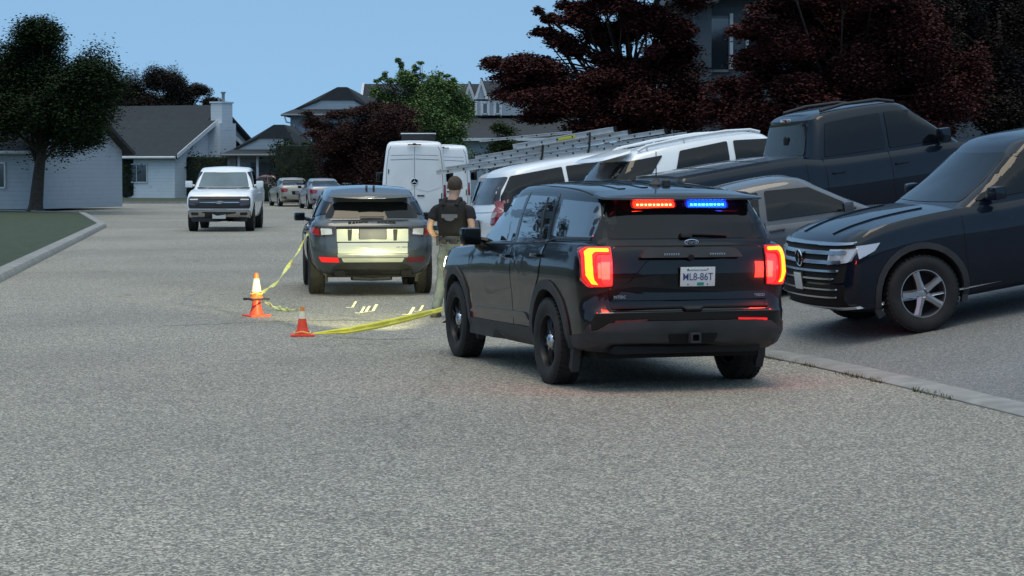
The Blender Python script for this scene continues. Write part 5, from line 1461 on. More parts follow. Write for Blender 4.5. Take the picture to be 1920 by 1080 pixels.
def tree(label, base, clumps, m, lsize, dens, seed=1, trunk_r=.14, fork=.3, name='tree', flat=.5, cat='tree', twigs=True):
    """clumps: (center, radii); limbs run from the trunk to every clump"""
    base = Vector(base)
    t = empty(name, base, 0, label, cat)
    random.seed(seed)
    ctr = sum((Vector(c) for c, r in clumps), Vector()) / len(clumps)
    top = max(c[2] for c, r in clumps)
    bm = BM()
    fk = Vector((base.x * .8 + ctr.x * .2, base.y * .8 + ctr.y * .2, base.z + (ctr.z - base.z) * fork))
    hi = Vector((ctr.x * .5 + base.x * .5, ctr.y, base.z + (top - base.z) * .8))
    def loc(p): return Vector(p) - base
    tube(bm, [loc(base - Vector((0, 0, .1))), loc(base + Vector((.02, 0, .25))), loc(fk), loc((fk + hi) / 2 + Vector((.15, .1, 0))), loc(hi)], [trunk_r * 1.35, trunk_r, trunk_r * .8, trunk_r * .5, trunk_r * .2], 10)
    mk('trunk', bm, BARK, t, 60)
    bm = BM()
    for c, r in clumps:
        c = Vector(c)
        f = random.uniform(.0, .7)
        s = fk + (hi - fk) * min(f, max(0, (c.z - fk.z) / max(.1, hi.z - fk.z)) * .9)
        mid = (s + c) / 2 + Vector((random.uniform(-.2, .2), random.uniform(-.2, .2), random.uniform(.0, .3)))
        k = (c - s).length
        r0 = trunk_r * (.16 + .03 * k)
        tube(bm, [loc(s), loc(mid), loc(c)], [r0, r0 * .6, r0 * .25], 6)
        if twigs:
            for j in range(4):
                e = c + Vector((random.uniform(-1, 1) * r[0], random.uniform(-1, 1) * r[1], random.uniform(-.4, .9) * r[2])) * .9
                tube(bm, [loc(mid + (c - mid) * .6), loc((c + e) / 2 + Vector((0, 0, .05))), loc(e)], [r0 * .3, r0 * .18, r0 * .06], 4)
    mk('limbs', bm, BARK, t, 60)
    cents = [tuple(loc(c)) for c, r in clumps]; rads = [r for c, r in clumps]
    cnt = [max(60, int(2.4 * dens * (r[0] * r[1] + r[0] * r[2] + r[1] * r[2]) * 2.2)) for c, r in clumps]
    leaf_mesh('crown', cents, rads, cnt, lsize, m, t, seed, flat)
    return t
def pads(lst, Y, depth, k=3, seed=0, sub=.80):
    """pixel clumps (u, v, ru, rv) at distance Y -> several overlapping world clumps spread in depth"""
    random.seed(seed)
    out = []
    for (u, v, ru, rv) in lst:
        for j in range(k):
            yy = Y + random.uniform(-depth, depth) * min(1, ru / 70)
            du = random.uniform(-1, 1) * ru * .55; dv = random.uniform(-1, 1) * rv * .5
            c = P(u + du, v + dv, yy); s = yy / F
            out.append((tuple(c), (ru * sub * s * random.uniform(.7, 1.1), ru * sub * s, max(.09, rv * 1.05 * s * random.uniform(.7, 1.2)))))
    return out
M1 = [(925, 112, 22, 8), (950, 120, 40, 12), (985, 112, 48, 14), (1010, 135, 60, 20), (965, 150, 42, 14), (1000, 165, 55, 20), (960, 178, 32, 10), (1020, 60, 22, 8), (1045, 75, 38, 14), (1010, 18, 10, 5), (1030, 32, 20, 8), (1078, 12, 36, 12), (1100, 40, 45, 16), (1075, 92, 36, 12),
      (1120, 70, 45, 14), (1045, 195, 75, 28), (1120, 180, 80, 30), (1110, 225, 80, 20), (1200, 195, 90, 38), (1270, 185, 60, 40), (1160, 140, 70, 22), (1230, 130, 70, 26), (1165, 60, 52, 20), (1210, 30, 60, 24), (1265, 60, 45, 26), (1150, 5, 60, 18), (1100, -30, 60, 20), (1190, -40, 80, 25),
      (1280, -20, 60, 30), (1290, 215, 50, 28), (1200, 232, 90, 16), (1010, 215, 40, 14), (1250, 100, 50, 20), (1140, 108, 40, 10)]
tree('dark red maple left of the grey house, its branches reaching out over the ladders', (3.2, 51, gz(3.2, 51) + .05), pads(M1, 50.5, 1.7, 4, 3), MAPLE, .068, 1500, 3, .16, .28, name='maple_tree')
M2 = [(1345, 210, 36, 26), (1385, 165, 46, 22), (1400, 205, 60, 30), (1420, 110, 50, 22), (1400, 60, 36, 12), (1440, 45, 50, 20), (1470, 90, 70, 34), (1480, 150, 80, 40), (1460, 215, 80, 34), (1540, 60, 80, 44), (1560, 140, 90, 50), (1550, 210, 90, 40), (1480, 5, 70, 26), (1560, -10, 80, 34),
      (1640, 40, 90, 50), (1650, 130, 90, 55), (1640, 210, 90, 40), (1720, 90, 80, 60), (1740, 180, 80, 50), (1660, -50, 100, 40), (1385, 232, 40, 16), (1480, -50, 70, 30), (1420, 15, 36, 10), (1790, 150, 60, 50), (1590, 255, 90, 24), (1700, 245, 90, 24)]
tree('dark red maple on the right, hiding most of the grey house, over the navy pickup', (7.2, 47.5, gz(7.2, 47.5) + .05), pads(M2, 47, 1.8, 4, 8), MAPLE, .068, 1500, 8, .18, .25, name='maple_tree')
M8 = [(1790, 60, 90, 60), (1850, 120, 90, 70), (1900, 40, 90, 60), (1930, 150, 80, 60), (1840, 210, 90, 40), (1760, 140, 60, 50), (1820, -30, 110, 50), (1920, 230, 80, 40)]
tree('third dark tree at the right edge in front of the grey house', (11.2, 50.5, 1.35), pads(M8, 50.5, 1.8, 4, 28), DARKL, .075, 1000, 28, .18, .25, name='leafy_tree')
M3 = [(600, 232, 30, 12), (640, 212, 30, 8), (685, 206, 36, 8), (722, 205, 40, 12), (750, 220, 34, 18), (650, 245, 50, 18), (700, 240, 70, 30), (750, 260, 50, 34), (620, 270, 50, 24), (680, 290, 80, 34), (640, 320, 40, 24), (700, 335, 70, 26), (600, 250, 30, 12), (745, 310, 44, 34), (765, 300, 30, 30), (575, 212, 14, 4)]
tree('brownish red maple behind the crossover, between cedar hedge and white van', (-7.3, 116.5, .1), pads(M3, 116.5, 2.2, 4, 5), MAPLE2, .10, 300, 5, .17, .2, name='maple_tree', twigs=False)
M4 = [(740, 225, 30, 30), (725, 180, 26, 22), (760, 150, 30, 16), (790, 180, 44, 30), (830, 190, 44, 30), (860, 215, 26, 24), (800, 230, 60, 30), (845, 245, 36, 22), (722, 137, 5, 7), (716, 147, 7, 3), (735, 152, 13, 5), (752, 122, 5, 9), (746, 112, 4, 4), (750, 138, 9, 6), (778, 128, 5, 10), (788, 118, 6, 3), (775, 146, 12, 6), (792, 140, 7, 4), (815, 146, 10, 4), (824, 136, 6, 4), (838, 141, 8, 3), (850, 150, 6, 4), (708, 152, 6, 3), (840, 160, 26, 12), (800, 165, 30, 14), (870, 185, 12, 10), (840, 270, 44, 24), (790, 270, 50, 26), (700, 170, 16, 10), (770, 200, 40, 24)]
tree('bright green tree with a wispy top in front of the long roof', (-4.9, 124, .1), pads(M4, 124, 1.8, 4, 6), GREENL, .12, 260, 6, .15, .3, name='leafy_tree', twigs=False)
M5 = [(300, 195, 60, 26), (345, 175, 40, 20), (380, 165, 24, 12), (395, 188, 22, 9), (355, 205, 50, 18), (310, 150, 40, 24), (395, 205, 14, 5), (250, 190, 50, 34), (330, 235, 70, 30), (260, 240, 70, 30)]
tree('dark tree behind the roof at the far left', (-24, 165, .1), pads(M5, 165, 2.5, 4, 7), DARKL, .12, 330, 7, .3, .3, name='leafy_tree', twigs=False)
M6 = [(60, 120, 90, 50), (140, 150, 80, 50), (20, 200, 90, 60), (110, 220, 90, 50), (170, 230, 50, 40), (80, 60, 60, 30)]
tree('tall dark green tree beyond the left edge of the street', (-20.2, 95, .1), pads(M6, 95, 3, 5, 17), CEDAR, .11, 340, 17, .3, .3, name='leafy_tree', twigs=False)
M7 = [(945, 245, 30, 14), (930, 270, 34, 18), (965, 270, 36, 18), (950, 295, 44, 16), (905, 300, 26, 16)]
tree('green shrub tree behind the ladders, left of the big maple', (-.3, 90, .1), pads(M7, 90, 1.2, 4, 19), mat('olive_leaves', (.02, .035, .014), .85, spec=.12, var=.6, vs=1.0, col2=(.06, .08, .03), island=.5), .09, 260, 19, .10, .3, name='leafy_tree', twigs=False)
def hedge(label, x0, x1, y0, y1, z0, z1, m, n, size, name='hedge', seed=2, round_=.25):
    t = empty(name, ((x0+x1)/2, (y0+y1)/2, z0), 0, label, name)
    cents = []; rads = []
    random.seed(seed)
    nx = max(1, int((x1 - x0) / 1.1))
    for i in range(nx):
        for j in range(max(1, int((z1 - z0) / .9))):
            cents.append((x0 + (i + .5) * (x1 - x0) / nx - (x0+x1)/2 + random.uniform(-.1, .1), random.uniform(-.1, .1), (j + .5) * (z1 - z0) / max(1, int((z1 - z0) / .9))))
            rads.append(((x1 - x0) / nx * .80, (y1 - y0) * .62, (z1 - z0) / max(1, int((z1 - z0) / .9)) * .78 * random.uniform(.85, 1.02)))
    leaf_mesh('foliage', cents, rads, [n] * len(cents), size, m, t, seed, .9, 0)
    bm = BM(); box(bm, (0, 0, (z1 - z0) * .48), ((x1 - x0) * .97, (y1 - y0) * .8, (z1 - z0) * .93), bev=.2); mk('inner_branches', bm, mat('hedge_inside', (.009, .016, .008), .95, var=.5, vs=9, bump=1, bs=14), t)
    return t
hedge('tall clipped cedar hedge between carport and red maple', -12.9, -10.3, 121.6, 123.4, .1, 3.35, CEDAR, 2400, .12, seed=3)
hedge('long lower cedar hedge in front of the house with the chimney', -24, -13.3, 136.5, 138, .1, 2.75, CEDAR, 1500, .13, seed=4)
hedge('low brownish bush at the road end beside the beige sedan', -13.9, -12.3, 121.5, 122.6, .1, 1.15, DARKL, 1200, .07, 'bush', 6)
hedge('dark bush below the cedar hedge behind the silver sedan', -10.6, -8.2, 118.8, 119.8, .05, .8, DARKL, 1000, .07, 'bush', 9)
hedge('long green hedge at the far left edge of the street', -30, -20.5, 112.5, 113.8, .1, 1.9, CEDAR, 1500, .09, seed=14)

# surroundings behind and beside the camera, seen as reflections in paint and glass
random.seed(77)
def outer_tree(x, y, H, R, sd_, label):
    cl = []
    for i in range(16):
        a = random.uniform(0, 2 * PI); q = random.uniform(0, 1) ** .5 * R * .7
        z = random.uniform(.35, .95) * H
        cl.append(((x + q * math.cos(a), y + q * math.sin(a), z), (R * .45, R * .45, H * .13)))
    tree(label, (x, y, 0), cl, DARKL, .22, 22, sd_, .22, .3, name='leafy_tree', twigs=False)
outer_tree(-13, 22, 8, 3.2, 31, 'tree on the left lawn outside the frame, nearest the camera')
outer_tree(-16, 44, 9, 3.4, 32, 'tree on the left lawn outside the frame, beyond the nearest one')
outer_tree(-9, -16, 8.5, 3.6, 33, 'tree behind the camera at its left')
outer_tree(9, -22, 9.5, 4.0, 34, 'tree behind the camera at its right')
hedge('hedge behind the camera along the street', -20, 24, -27, -25.5, .1, 3.0, CEDAR, 120, .3, seed=24)

# ================================================================ houses
def lined(name, col, scale, strength, rough=.7, axis=2, var=.1, dark=.75):
    m = bpy.data.materials.new(name); m.use_nodes = True
    n = m.node_tree.nodes; l = m.node_tree.links; b = n['Principled BSDF']
    tc = n.new('ShaderNodeTexCoord'); w = n.new('ShaderNodeTexWave'); w.bands_direction = 'XYZ'[axis]; w.wave_profile = 'SAW'
    w.inputs['Scale'].default_value = scale; w.inputs['Distortion'].default_value = .15 if axis == 2 else 0
    l.new(tc.outputs['Object'], w.inputs['Vector'])
    nz = n.new('ShaderNodeTexNoise'); nz.inputs['Scale'].default_value = 2.5; nz.inputs['Detail'].default_value = 6; l.new(tc.outputs['Object'], nz.inputs['Vector'])
    mx = n.new('ShaderNodeMix'); mx.data_type = 'RGBA'
    mx.inputs[6].default_value = (*[c * (1 - var) for c in col], 1); mx.inputs[7].default_value = (*[c * (1 + var) for c in col], 1); l.new(nz.outputs['Fac'], mx.inputs[0])
    rm = n.new('ShaderNodeMapRange'); rm.inputs[1].default_value = 0; rm.inputs[2].default_value = .15; rm.inputs[3].default_value = dark; rm.inputs[4].default_value = 1; l.new(w.outputs['Fac'], rm.inputs[0])
    mm = n.new('ShaderNodeMix'); mm.data_type = 'RGBA'; mm.blend_type = 'MULTIPLY'; mm.inputs[0].default_value = 1; l.new(mx.outputs[2], mm.inputs[6]); l.new(rm.outputs[0], mm.inputs[7])
    l.new(mm.outputs[2], b.inputs['Base Color']); b.inputs['Roughness'].default_value = rough
    bp = n.new('ShaderNodeBump'); bp.inputs['Strength'].default_value = strength; bp.inputs['Distance'].default_value = .03
    l.new(w.outputs['Fac'], bp.inputs['Height']); l.new(bp.outputs[0], b.inputs['Normal'])
    return m
SIDE_W = lined('siding_white', (.62, .65, .68), 1.6, .4)
SIDE_B = lined('siding_grey_blue', (.075, .09, .105), 1.6, .4)
SIDE_P = lined('siding_pale', (.34, .38, .42), 1.6, .4)
ROOF = lined('roof_shingles', (.022, .026, .031), 1.1, .6, .9, var=.3, dark=.7)
ROOF2 = lined('roof_shingles_brown', (.028, .030, .032), 1.1, .6, .9, var=.3, dark=.7)
TRIM = mat('trim_white', (.55, .56, .57), .6, var=.08)
TRIMG = mat('trim_grey', (.16, .175, .19), .6, var=.1)
WIN = mat('house_glass', (.02, .028, .035), .08, spec=.8, coat=.5, var=.3, vs=.6)
STONE = mat('stone_pillar', (.16, .15, .14), .9, var=.5, vs=3, bump=.6, bs=8)
FENCEW = mat('fence_wood', (.09, .075, .06), .85, var=.3, vs=2)

def poly3(bm, pts, th=None):
    """flat polygon with thickness along its normal"""
    vs = [Vector(p) for p in pts]
    n = (vs[1] - vs[0]).cross(vs[2] - vs[0]).normalized()
    A = [bm.verts.new(v) for v in vs]; B = [bm.verts.new(v - n * (th or .12)) for v in vs]
    k = len(vs)
    fs = [bm.faces.new(A), bm.faces.new(B[::-1])] + [bm.faces.new([A[(i+1) % k], A[i], B[i], B[(i+1) % k]]) for i in range(k)]
    bmesh.ops.recalc_face_normals(bm, faces=fs)
def window(parent, x, y, z, w, h, rz=0, m=WIN, frame=TRIM, bars=1):
    e = BM()
    t = .07
    for (cx, cz, sx, sz) in ((0, h/2, w + t, t), (0, -h/2, w + t, t), (-w/2, 0, t, h), (w/2, 0, t, h)): box(e, (cx, 0, cz), (sx, .08, sz))
    for k in range(1, bars + 1): box(e, (-w/2 + w * k / (bars + 1), 0, 0), (.04, .06, h))
    o = mk('window', e, frame, parent, None); o.location = (x, y, z); o.rotation_euler = (0, 0, rz)
    bm = BM(); box(bm, (0, .0, 0), (w, .03, h)); mk('pane', bm, m, o, None)
    return o
def gable_roof(bm, x0, x1, y0, y1, ze, zr, axis='x', ov=.4, th=.16):
    """ridge along axis, slabs butt at the ridge"""
    if axis == 'x':
        ym = (y0 + y1) / 2; s = (zr - ze) / (ym - y0)
        for sg in (-1, 1):
            ye = (y0 - ov) if sg < 0 else (y1 + ov); z = ze - s * ov
            pts = [(x0 - ov, ye, z), (x1 + ov, ye, z), (x1 + ov, ym, zr), (x0 - ov, ym, zr)]
            poly3(bm, pts if sg < 0 else pts[::-1], th)
    else:
        xm = (x0 + x1) / 2; s = (zr - ze) / (xm - x0)
        for sg in (-1, 1):
            xe = (x0 - ov) if sg < 0 else (x1 + ov); z = ze - s * ov
            pts = [(xe, y1 + ov, z), (xe, y0 - ov, z), (xm, y0 - ov, zr), (xm, y1 + ov, zr)]
            poly3(bm, pts if sg < 0 else pts[::-1], th)
def gable_wall(bm, x0, x1, y0, y1, z0, ze, zr, axis='x'):
    if axis == 'x': prism(bm, [(y0, z0), (y1, z0), (y1, ze), ((y0+y1)/2, zr), (y0, ze)], x0, x1, 'yz')
    else: prism(bm, [(x0, z0), (x1, z0), (x1, ze), ((x0+x1)/2, zr), (x0, ze)], y0, y1, 'xz')
def rake(bm, x0, x1, y, ze, zr, ov=.4, w=.22, t=.06):
    """barge boards on a gable that faces -y"""
    xm = (x0 + x1) / 2; s = (zr - ze) / (xm - x0)
    for sg in (-1, 1):
        xe = x0 - ov if sg < 0 else x1 + ov
        a = Vector((xe, y, ze - s * ov)); b = Vector((xm, y, zr))
        poly3(bm, [(a.x, y, a.z + .02), (a.x, y, a.z - w), (b.x, y, b.z - w * 1.1), (b.x, y, b.z + .02)], t)

# --- house with the white chimney (left)
def house_chimney():
    h = empty('house', (-22.5, 141, .1), rad(-24), 'house at the left with a white sided chimney against its gable end', 'house')
    w = BM(); gable_wall(w, -8, 4.2, -4.2, 4.2, 0, 2.7, 4.75, 'x'); mk('wall', w, SIDE_W, h, None)
    r = BM(); gable_roof(r, -8, 4.2, -4.2, 4.2, 2.72, 4.82, 'x', .45); rf = mk('roof', r, ROOF, h, None)
    w = BM(); gable_wall(w, -9, 1.2, 1.5, 9.5, 0, 3.55, 5.75, 'x'); mk('wall', w, SIDE_W, h, None)
    r = BM(); gable_roof(r, -9, 1.2, 1.5, 9.5, 3.62, 5.9, 'x', .45); mk('roof', r, ROOF, h, None)
    t = BM()
    for sg in (-1, 1):
        poly3(t, [(4.68, sg * 4.65, 2.42), (4.68, sg * 4.65, 2.68), (4.68, 0, 4.86), (4.68, 0, 4.58)], .06)
    mk('barge_board', t, TRIM, h, None)
    g = BM(); tube(g, [(-8.4, -4.75, 2.45), (4.6, -4.75, 2.45)], .08, 8); mk('gutter', g, TRIM, h)
    c = BM(); box(c, (4.62, .6, 2.3), (.85, 1.9, 4.6)); box(c, (4.66, .5, 5.0), (.80, 1.25, 1.7)); box(c, (4.66, .5, 5.88), (.92, 1.4, .1)); ch = mk('chimney', c, SIDE_W, h, None)
    c = BM(); tube(c, [(4.66, .7, 5.9), (4.66, .7, 6.5)], .10, 10); tube(c, [(4.66, .7, 6.45), (4.66, .7, 6.55)], .16, 10); tube(c, [(4.66, .2, 5.9), (4.66, .2, 6.15)], .07, 8); mk('flue', c, TRIMG, ch)
    for x in (-6, -2.5, 1.5): window(h, x, -4.23, 1.5, 1.5, 1.1)
house_chimney()

# --- low house with carport and white gablet
def dutch(name, label, u0, u1, Y, v_eave, v_sk, v_ft, v_r, uf0, uf1, ur, dep, wallin, zwall=True, lab2=None):
    x0, x1 = P(u0, 300, Y).x, P(u1, 300, Y).x
    xf0, xf1 = P(uf0, 300, Y).x, P(uf1, 300, Y).x
    xr = P(ur, 300, Y).x
    ze, zs, zf, zr = [P(900, v, Y).z for v in (v_eave, v_sk, v_ft, v_r)]
    h = empty(name, ((x0 + x1) / 2, Y, .1), 0, label, 'house')
    ox, oy, oz = h.location
    L = lambda x, y, z: (x - ox, y - oy, z - oz)
    r = BM()
    s = (zs - ze) / max(.3, (xf0 - x0) * .55)
    # skirt roof at the front, main slopes left and right, hip at the back
    poly3(r, [L(x0, Y - .3, ze), L(x1, Y - .3, ze), L(xf1 + .3, Y + 1.2, zs), L(xf0 - .3, Y + 1.2, zs)], .14)
    rb = Y + dep
    poly3(r, [L(x0, rb, ze), L(x0, Y - .28, ze), L(xf0 - .28, Y + 1.2, zs), L(xf0 + (xr - xf0) * .45, Y + .9, zf + .12), L(xr - .3, Y + 1.0, zr), L(xr - .3, rb - 2, zr)], .14)
    poly3(r, [L(x1, Y - .28, ze), L(x1, rb, ze), L(xr + .3, rb - 2, zr), L(xr + .3, Y + 1.0, zr), L(xf1 - (xf1 - xr) * .45, Y + .9, zf + .12), L(xf1 + .28, Y + 1.2, zs)], .14)
    poly3(r, [L(x1, rb, ze), L(x0, rb, ze), L(xr - .3, rb - 2, zr), L(xr + .3, rb - 2, zr)], .14)
    poly3(r, [L(xr - .3, Y + 1.0, zr - .003), L(xr + .3, Y + 1.0, zr - .003), L(xr + .3, rb - 2, zr - .003), L(xr - .3, rb - 2, zr - .003)], .1)
    poly3(r, [L(xf0 + (xr - xf0) * .45, Y + .88, zf + .10), L(xf1 - (xf1 - xr) * .45, Y + .88, zf + .10), L(xr + .3, Y + .98, zr - .02), L(xr - .3, Y + .98, zr - .02)], .1)
    mk('roof', r, ROOF, h, None)
    g = BM(); poly3(g, [L(xf0, Y + 1.19, zs), L(xf1, Y + 1.19, zs), L(xf1 - (xf1 - xr) * .42, Y + 1.0, zf + .08), L(xf0 + (xr - xf0) * .42, Y + 1.0, zf + .08)], .1); mk('gable_face', g, SIDE_W, h, None)
    g = BM(); tube(g, [L(x0, Y - .36, ze - .06), L(x1, Y - .36, ze - .06)], .07, 8); mk('gutter', g, TRIMG, h)
    if zwall:
        w = BM(); box(w, ((x0 + x1) / 2 - ox, Y + dep / 2 - oy, (ze - .1) / 2 - .05), (x1 - x0 - 2 * wallin, dep - 1.2, ze - .15)); mk('wall', w, SIDE_P, h, None)
    return h, L, ze
h, L, ze = dutch('house', 'low hip roofed house with a white gablet and an open carport on posts', 415, 585, 132.5, 289, 280, 262, 233, 440, 548, 520, 10, 0, False)
x = P(434, 300, 132.5).x
b = BM(); box(b, (x - h.location.x, .3, (ze - .2) / 2), (.5, .5, ze - .2), bev=.03); mk('stone_pillar', b, STONE, h)
for u in (447, 482, 560):
    x = P(u, 300, 132.5).x; b = BM(); box(b, (x - h.location.x, .2, (ze - .2) / 2), (.13, .13, ze - .2)); mk('carport_post', b, TRIM, h)
w = BM(); box(w, (.2, 6.5, 1.3), (5.0, 5.0, 2.7)); mk('wall', w, SIDE_P, h, None)
w = BM(); box(w, (-.1, 3.98, 1.1), (2.6, .05, 2.1)); mk('garage_door', w, TRIMG, h, None)
# --- two storey house behind
h, L, ze = dutch('house', 'two storey house with a dark hip roof and white gablet behind the red maple', 528, 745, 141, 214, 204, 190, 162, 556, 690, 640, 11, .5, True)
window(h, -1.0, .55, 4.0, 1.6, 1.2); window(h, 2.0, .55, 4.0, 1.4, 1.2); window(h, .3, .55, 1.5, 2.2, 1.3)
b = BM(); tube(b, [(-3.4, -.36, ze - .25), (-3.3, -.2, ze - .6), (-2.9, .5, ze - .7), (-2.9, .5, 0)], .05, 6); mk('downpipe', b, TRIM, h)

# --- long house with steep little gables
def house_long():
    Y = 150
    X = lambda u: P(u, 300, Y).x
    Z = lambda v: P(900, v, Y).z
    ox = X(850)
    h = empty('house', (ox, Y, .1), 0, 'long two storey house with steep little white edged gables on its dark roof', 'house')
    lx = lambda u: X(u) - ox
    lz = lambda v: Z(v) - .1
    w = BM(); box(w, ((lx(672) + lx(1075)) / 2, 5, lz(215) / 2), (lx(1075) - lx(672), 7.4, lz(215))); mk('wall', w, SIDE_P, h, None)
    r = BM()
    s0, s1 = lx(672), lx(905)
    poly3(r, [(s0, .6, lz(214)), (s1, .6, lz(214)), (s1, 5, lz(152)), (s0, 5, lz(152))], .15)
    poly3(r, [(s1, 9.4, lz(214)), (s0, 9.4, lz(214)), (s0, 5, lz(152)), (s1, 5, lz(152))], .15)
    mk('roof', r, ROOF, h, None)
    r = BM()
    a0, a1 = lx(898), lx(1075)
    poly3(r, [(a0, -.2, lz(190)), (a1, -.2, lz(190)), (lx(1040), 4.4, lz(147)), (lx(903), 4.4, lz(147))], .15)
    poly3(r, [(a1, 9, lz(190)), (a0, 9, lz(190)), (lx(903), 4.4, lz(147)), (lx(1040), 4.4, lz(147))], .15)
    mk('roof', r, ROOF, h, None)
    w = BM(); box(w, ((lx(893) + lx(1070)) / 2, 4.6, lz(190) / 2 + .02), (lx(1070) - lx(893), 8.0, lz(190) - .1)); mk('wall', w, SIDE_P, h, None)
    # left rake board
    t = BM(); poly3(t, [(s0 - .06, .5, lz(214) - .25), (s0 - .06, .5, lz(214) + .05), (s0 - .06, 5, lz(152) + .08), (s0 - .06, 5, lz(152) - .25)], .16); mk('barge_board', t, TRIM, h, None)
    # steep front gables
    for (ua, ub, uc, va, ve, yy) in ((871, 891, 880, 155, 190, -.2), (892, 914, 903, 149, 187, -1.0)):
        xa, xb, xc = lx(ua), lx(ub), lx(uc)
        g = BM(); prism(g, [(xa, lz(ve)), (xb, lz(ve)), (xc, lz(va))], yy, yy + 4, 'xz'); gg = mk('dormer', g, SIDE_P, h, None)
        g = BM()
        for (p, q) in (((xa, lz(ve)), (xc, lz(va))), ((xb, lz(ve)), (xc, lz(va)))):
            sgn = 1 if p[0] < q[0] else -1
            poly3(g, [(p[0] - .10 * sgn, yy - .05, p[1]), (p[0] + .12 * sgn, yy - .05, p[1]), (q[0] + .0, yy - .05, q[1] - .38), (q[0], yy - .05, q[1] + .05)], .10)
        mk('barge_board', g, TRIM, gg, None)
        g = BM()
        for sgn, xe in ((-1, xa), (1, xb)):
            pts = [(xe + .12 * sgn, yy + .04, lz(ve) - .1), (xe + .12 * sgn, yy + 4, lz(ve) - .1), (xc, yy + 4, lz(va) + .09), (xc, yy + .04, lz(va) + .09)]
            poly3(g, pts if sgn > 0 else pts[::-1], .08)
        mk('dormer_roof', g, ROOF, gg, None)
    # the long sloping barge board and posts of the balcony bay
    t = BM(); poly3(t, [(lx(917), -1.2, lz(188)), (lx(917), -1.2, lz(183)), (lx(985), -1.2, lz(150)), (lx(985), -1.2, lz(156))], .08); mk('barge_board', t, TRIM, h, None)
    w = BM(); box(w, ((lx(893) + lx(1010)) / 2, -.55, (lz(190) + lz(217)) / 2), (lx(1010) - lx(893), 1.0, lz(190) - lz(217))); mk('wall', w, SIDE_P, h, None)
    for u in (893, 903, 917, 927, 940, 986):
        t = BM(); box(t, (lx(u), -1.09, (lz(190) + lz(217)) / 2), (.10 if u != 893 else .16, .08, lz(190) - lz(217))); mk('post', t, TRIM, h, None)
    for ua, ub in ((905, 915), (929, 938)):
        window(h, (lx(ua) + lx(ub)) / 2, -1.10, (lz(192) + lz(216)) / 2, abs(lx(ub) - lx(ua)) * .9, (lz(192) - lz(216)) * .85, bars=0)
    # lower roof
    r = BM(); poly3(r, [(lx(855), -7.5, lz(262)), (lx(1080), -7.5, lz(262)), (lx(1080), -.2, lz(218)), (lx(862), -.2, lz(218))], .15); mk('lower_roof', r, ROOF2, h, None)
    w = BM(); box(w, ((lx(862) + lx(1075)) / 2, -3.0, lz(266) / 2), (lx(1075) - lx(862), 7.4, lz(266))); mk('wall', w, SIDE_P, h, None)
    t = BM(); box(t, ((lx(850) + lx(1080)) / 2, -7.58, lz(264)), (lx(1080) - lx(850), .08, .18)); mk('gutter', t, TRIM, h, None)
    g = BM(); prism(g, [(lx(846), lz(249)), (lx(876), lz(249)), (lx(862), lz(232))], -7.7, -4, 'xz'); gg = mk('dormer', g, SIDE_W, h, None)
    for u in (760, 720): window(h, lx(u), 1.25, lz(235), 1.8, 1.2)
house_long()

# --- grey blue house behind the maples on the right
def house_grey():
    Y = 60
    X = lambda u: P(u, 300, Y).x
    Z = lambda v: P(900, v, Y).z
    g0 = gz(8, Y)
    h = empty('house', (X(1500), Y, g0), 0, 'two storey grey blue house with dark windows behind the two red maples on the right', 'house')
    ox = X(1500)
    lx = lambda u: X(u) - ox
    lz = lambda v: Z(v) - g0
    w = BM(); box(w, ((lx(1302) + lx(1333)) / 2, 1.0, lz(8) / 2), (lx(1333) - lx(1302), 2.0, lz(8))); mk('wall', w, SIDE_B, h, None)
    w = BM(); box(w, ((lx(1333) + lx(2100)) / 2, 5.2, lz(-20) / 2), (lx(2100) - lx(1333), 9, lz(-20))); mk('wall', w, SIDE_B, h, None)
    w = BM(); box(w, ((lx(1275) + lx(1302)) / 2, 5.0, lz(-10) / 2), (lx(1302) - lx(1275) + .1, 8, lz(-10))); mk('wall', w, TRIMG, h, None)
    r = BM(); box(r, ((lx(1245) + lx(1340)) / 2, .9, lz(1)), (lx(1340) - lx(1245), 3.4, .22)); box(r, ((lx(1330) + lx(2120)) / 2, 5.0, lz(-28)), (lx(2120) - lx(1330), 10.6, .25)); mk('eave', r, SIDE_B, h, None)
    r = BM(); gable_roof(r, lx(1300), lx(2100), .4, 9.8, lz(-30), lz(-150), 'x', .5); mk('roof', r, ROOF, h, None)
    window(h, lx(1353), .66, lz(80), (lx(1372) - lx(1335)), lz(30) - lz(132), bars=0, frame=TRIMG)
    t = BM(); box(t, (lx(1374), .60, lz(75)), (.09, .12, lz(25) - lz(130))); mk('post', t, TRIM, h, None)
    window(h, lx(1290), .95, lz(68), .28, lz(36) - lz(102), bars=0, frame=TRIMG, m=mat('pane_sky_pink', (.62, .47, .47), .7, var=.2, vs=6))  # pink sky reflection painted as the colour of the pane
    for u, v in ((1450, 60), (1560, 60), (1680, 70), (1500, 250), (1640, 250)): window(h, lx(u), .66, lz(v), 1.3, 1.4)
house_grey()
# --- house at the far left, cut by the frame
def house_left():
    h = empty('house', (-24.5, 104, .1), rad(-20), 'pale house with a dark gable roof at the left edge behind the long green hedge', 'house')
    w = BM(); gable_wall(w, -6, 5, -4, 4, 0, 2.8, 5.0, 'x'); mk('wall', w, SIDE_P, h, None)
    r = BM(); gable_roof(r, -6, 5, -4, 4, 2.82, 5.05, 'x', .45); mk('roof', r, ROOF2, h, None)
    g = BM(); tube(g, [(-6.4, -4.5, 2.5), (5.4, -4.5, 2.5)], .07, 8); mk('gutter', g, TRIM, h)
    for x in (-3.5, 0, 3): window(h, x, -4.04, 1.5, 1.5, 1.1)
house_left()

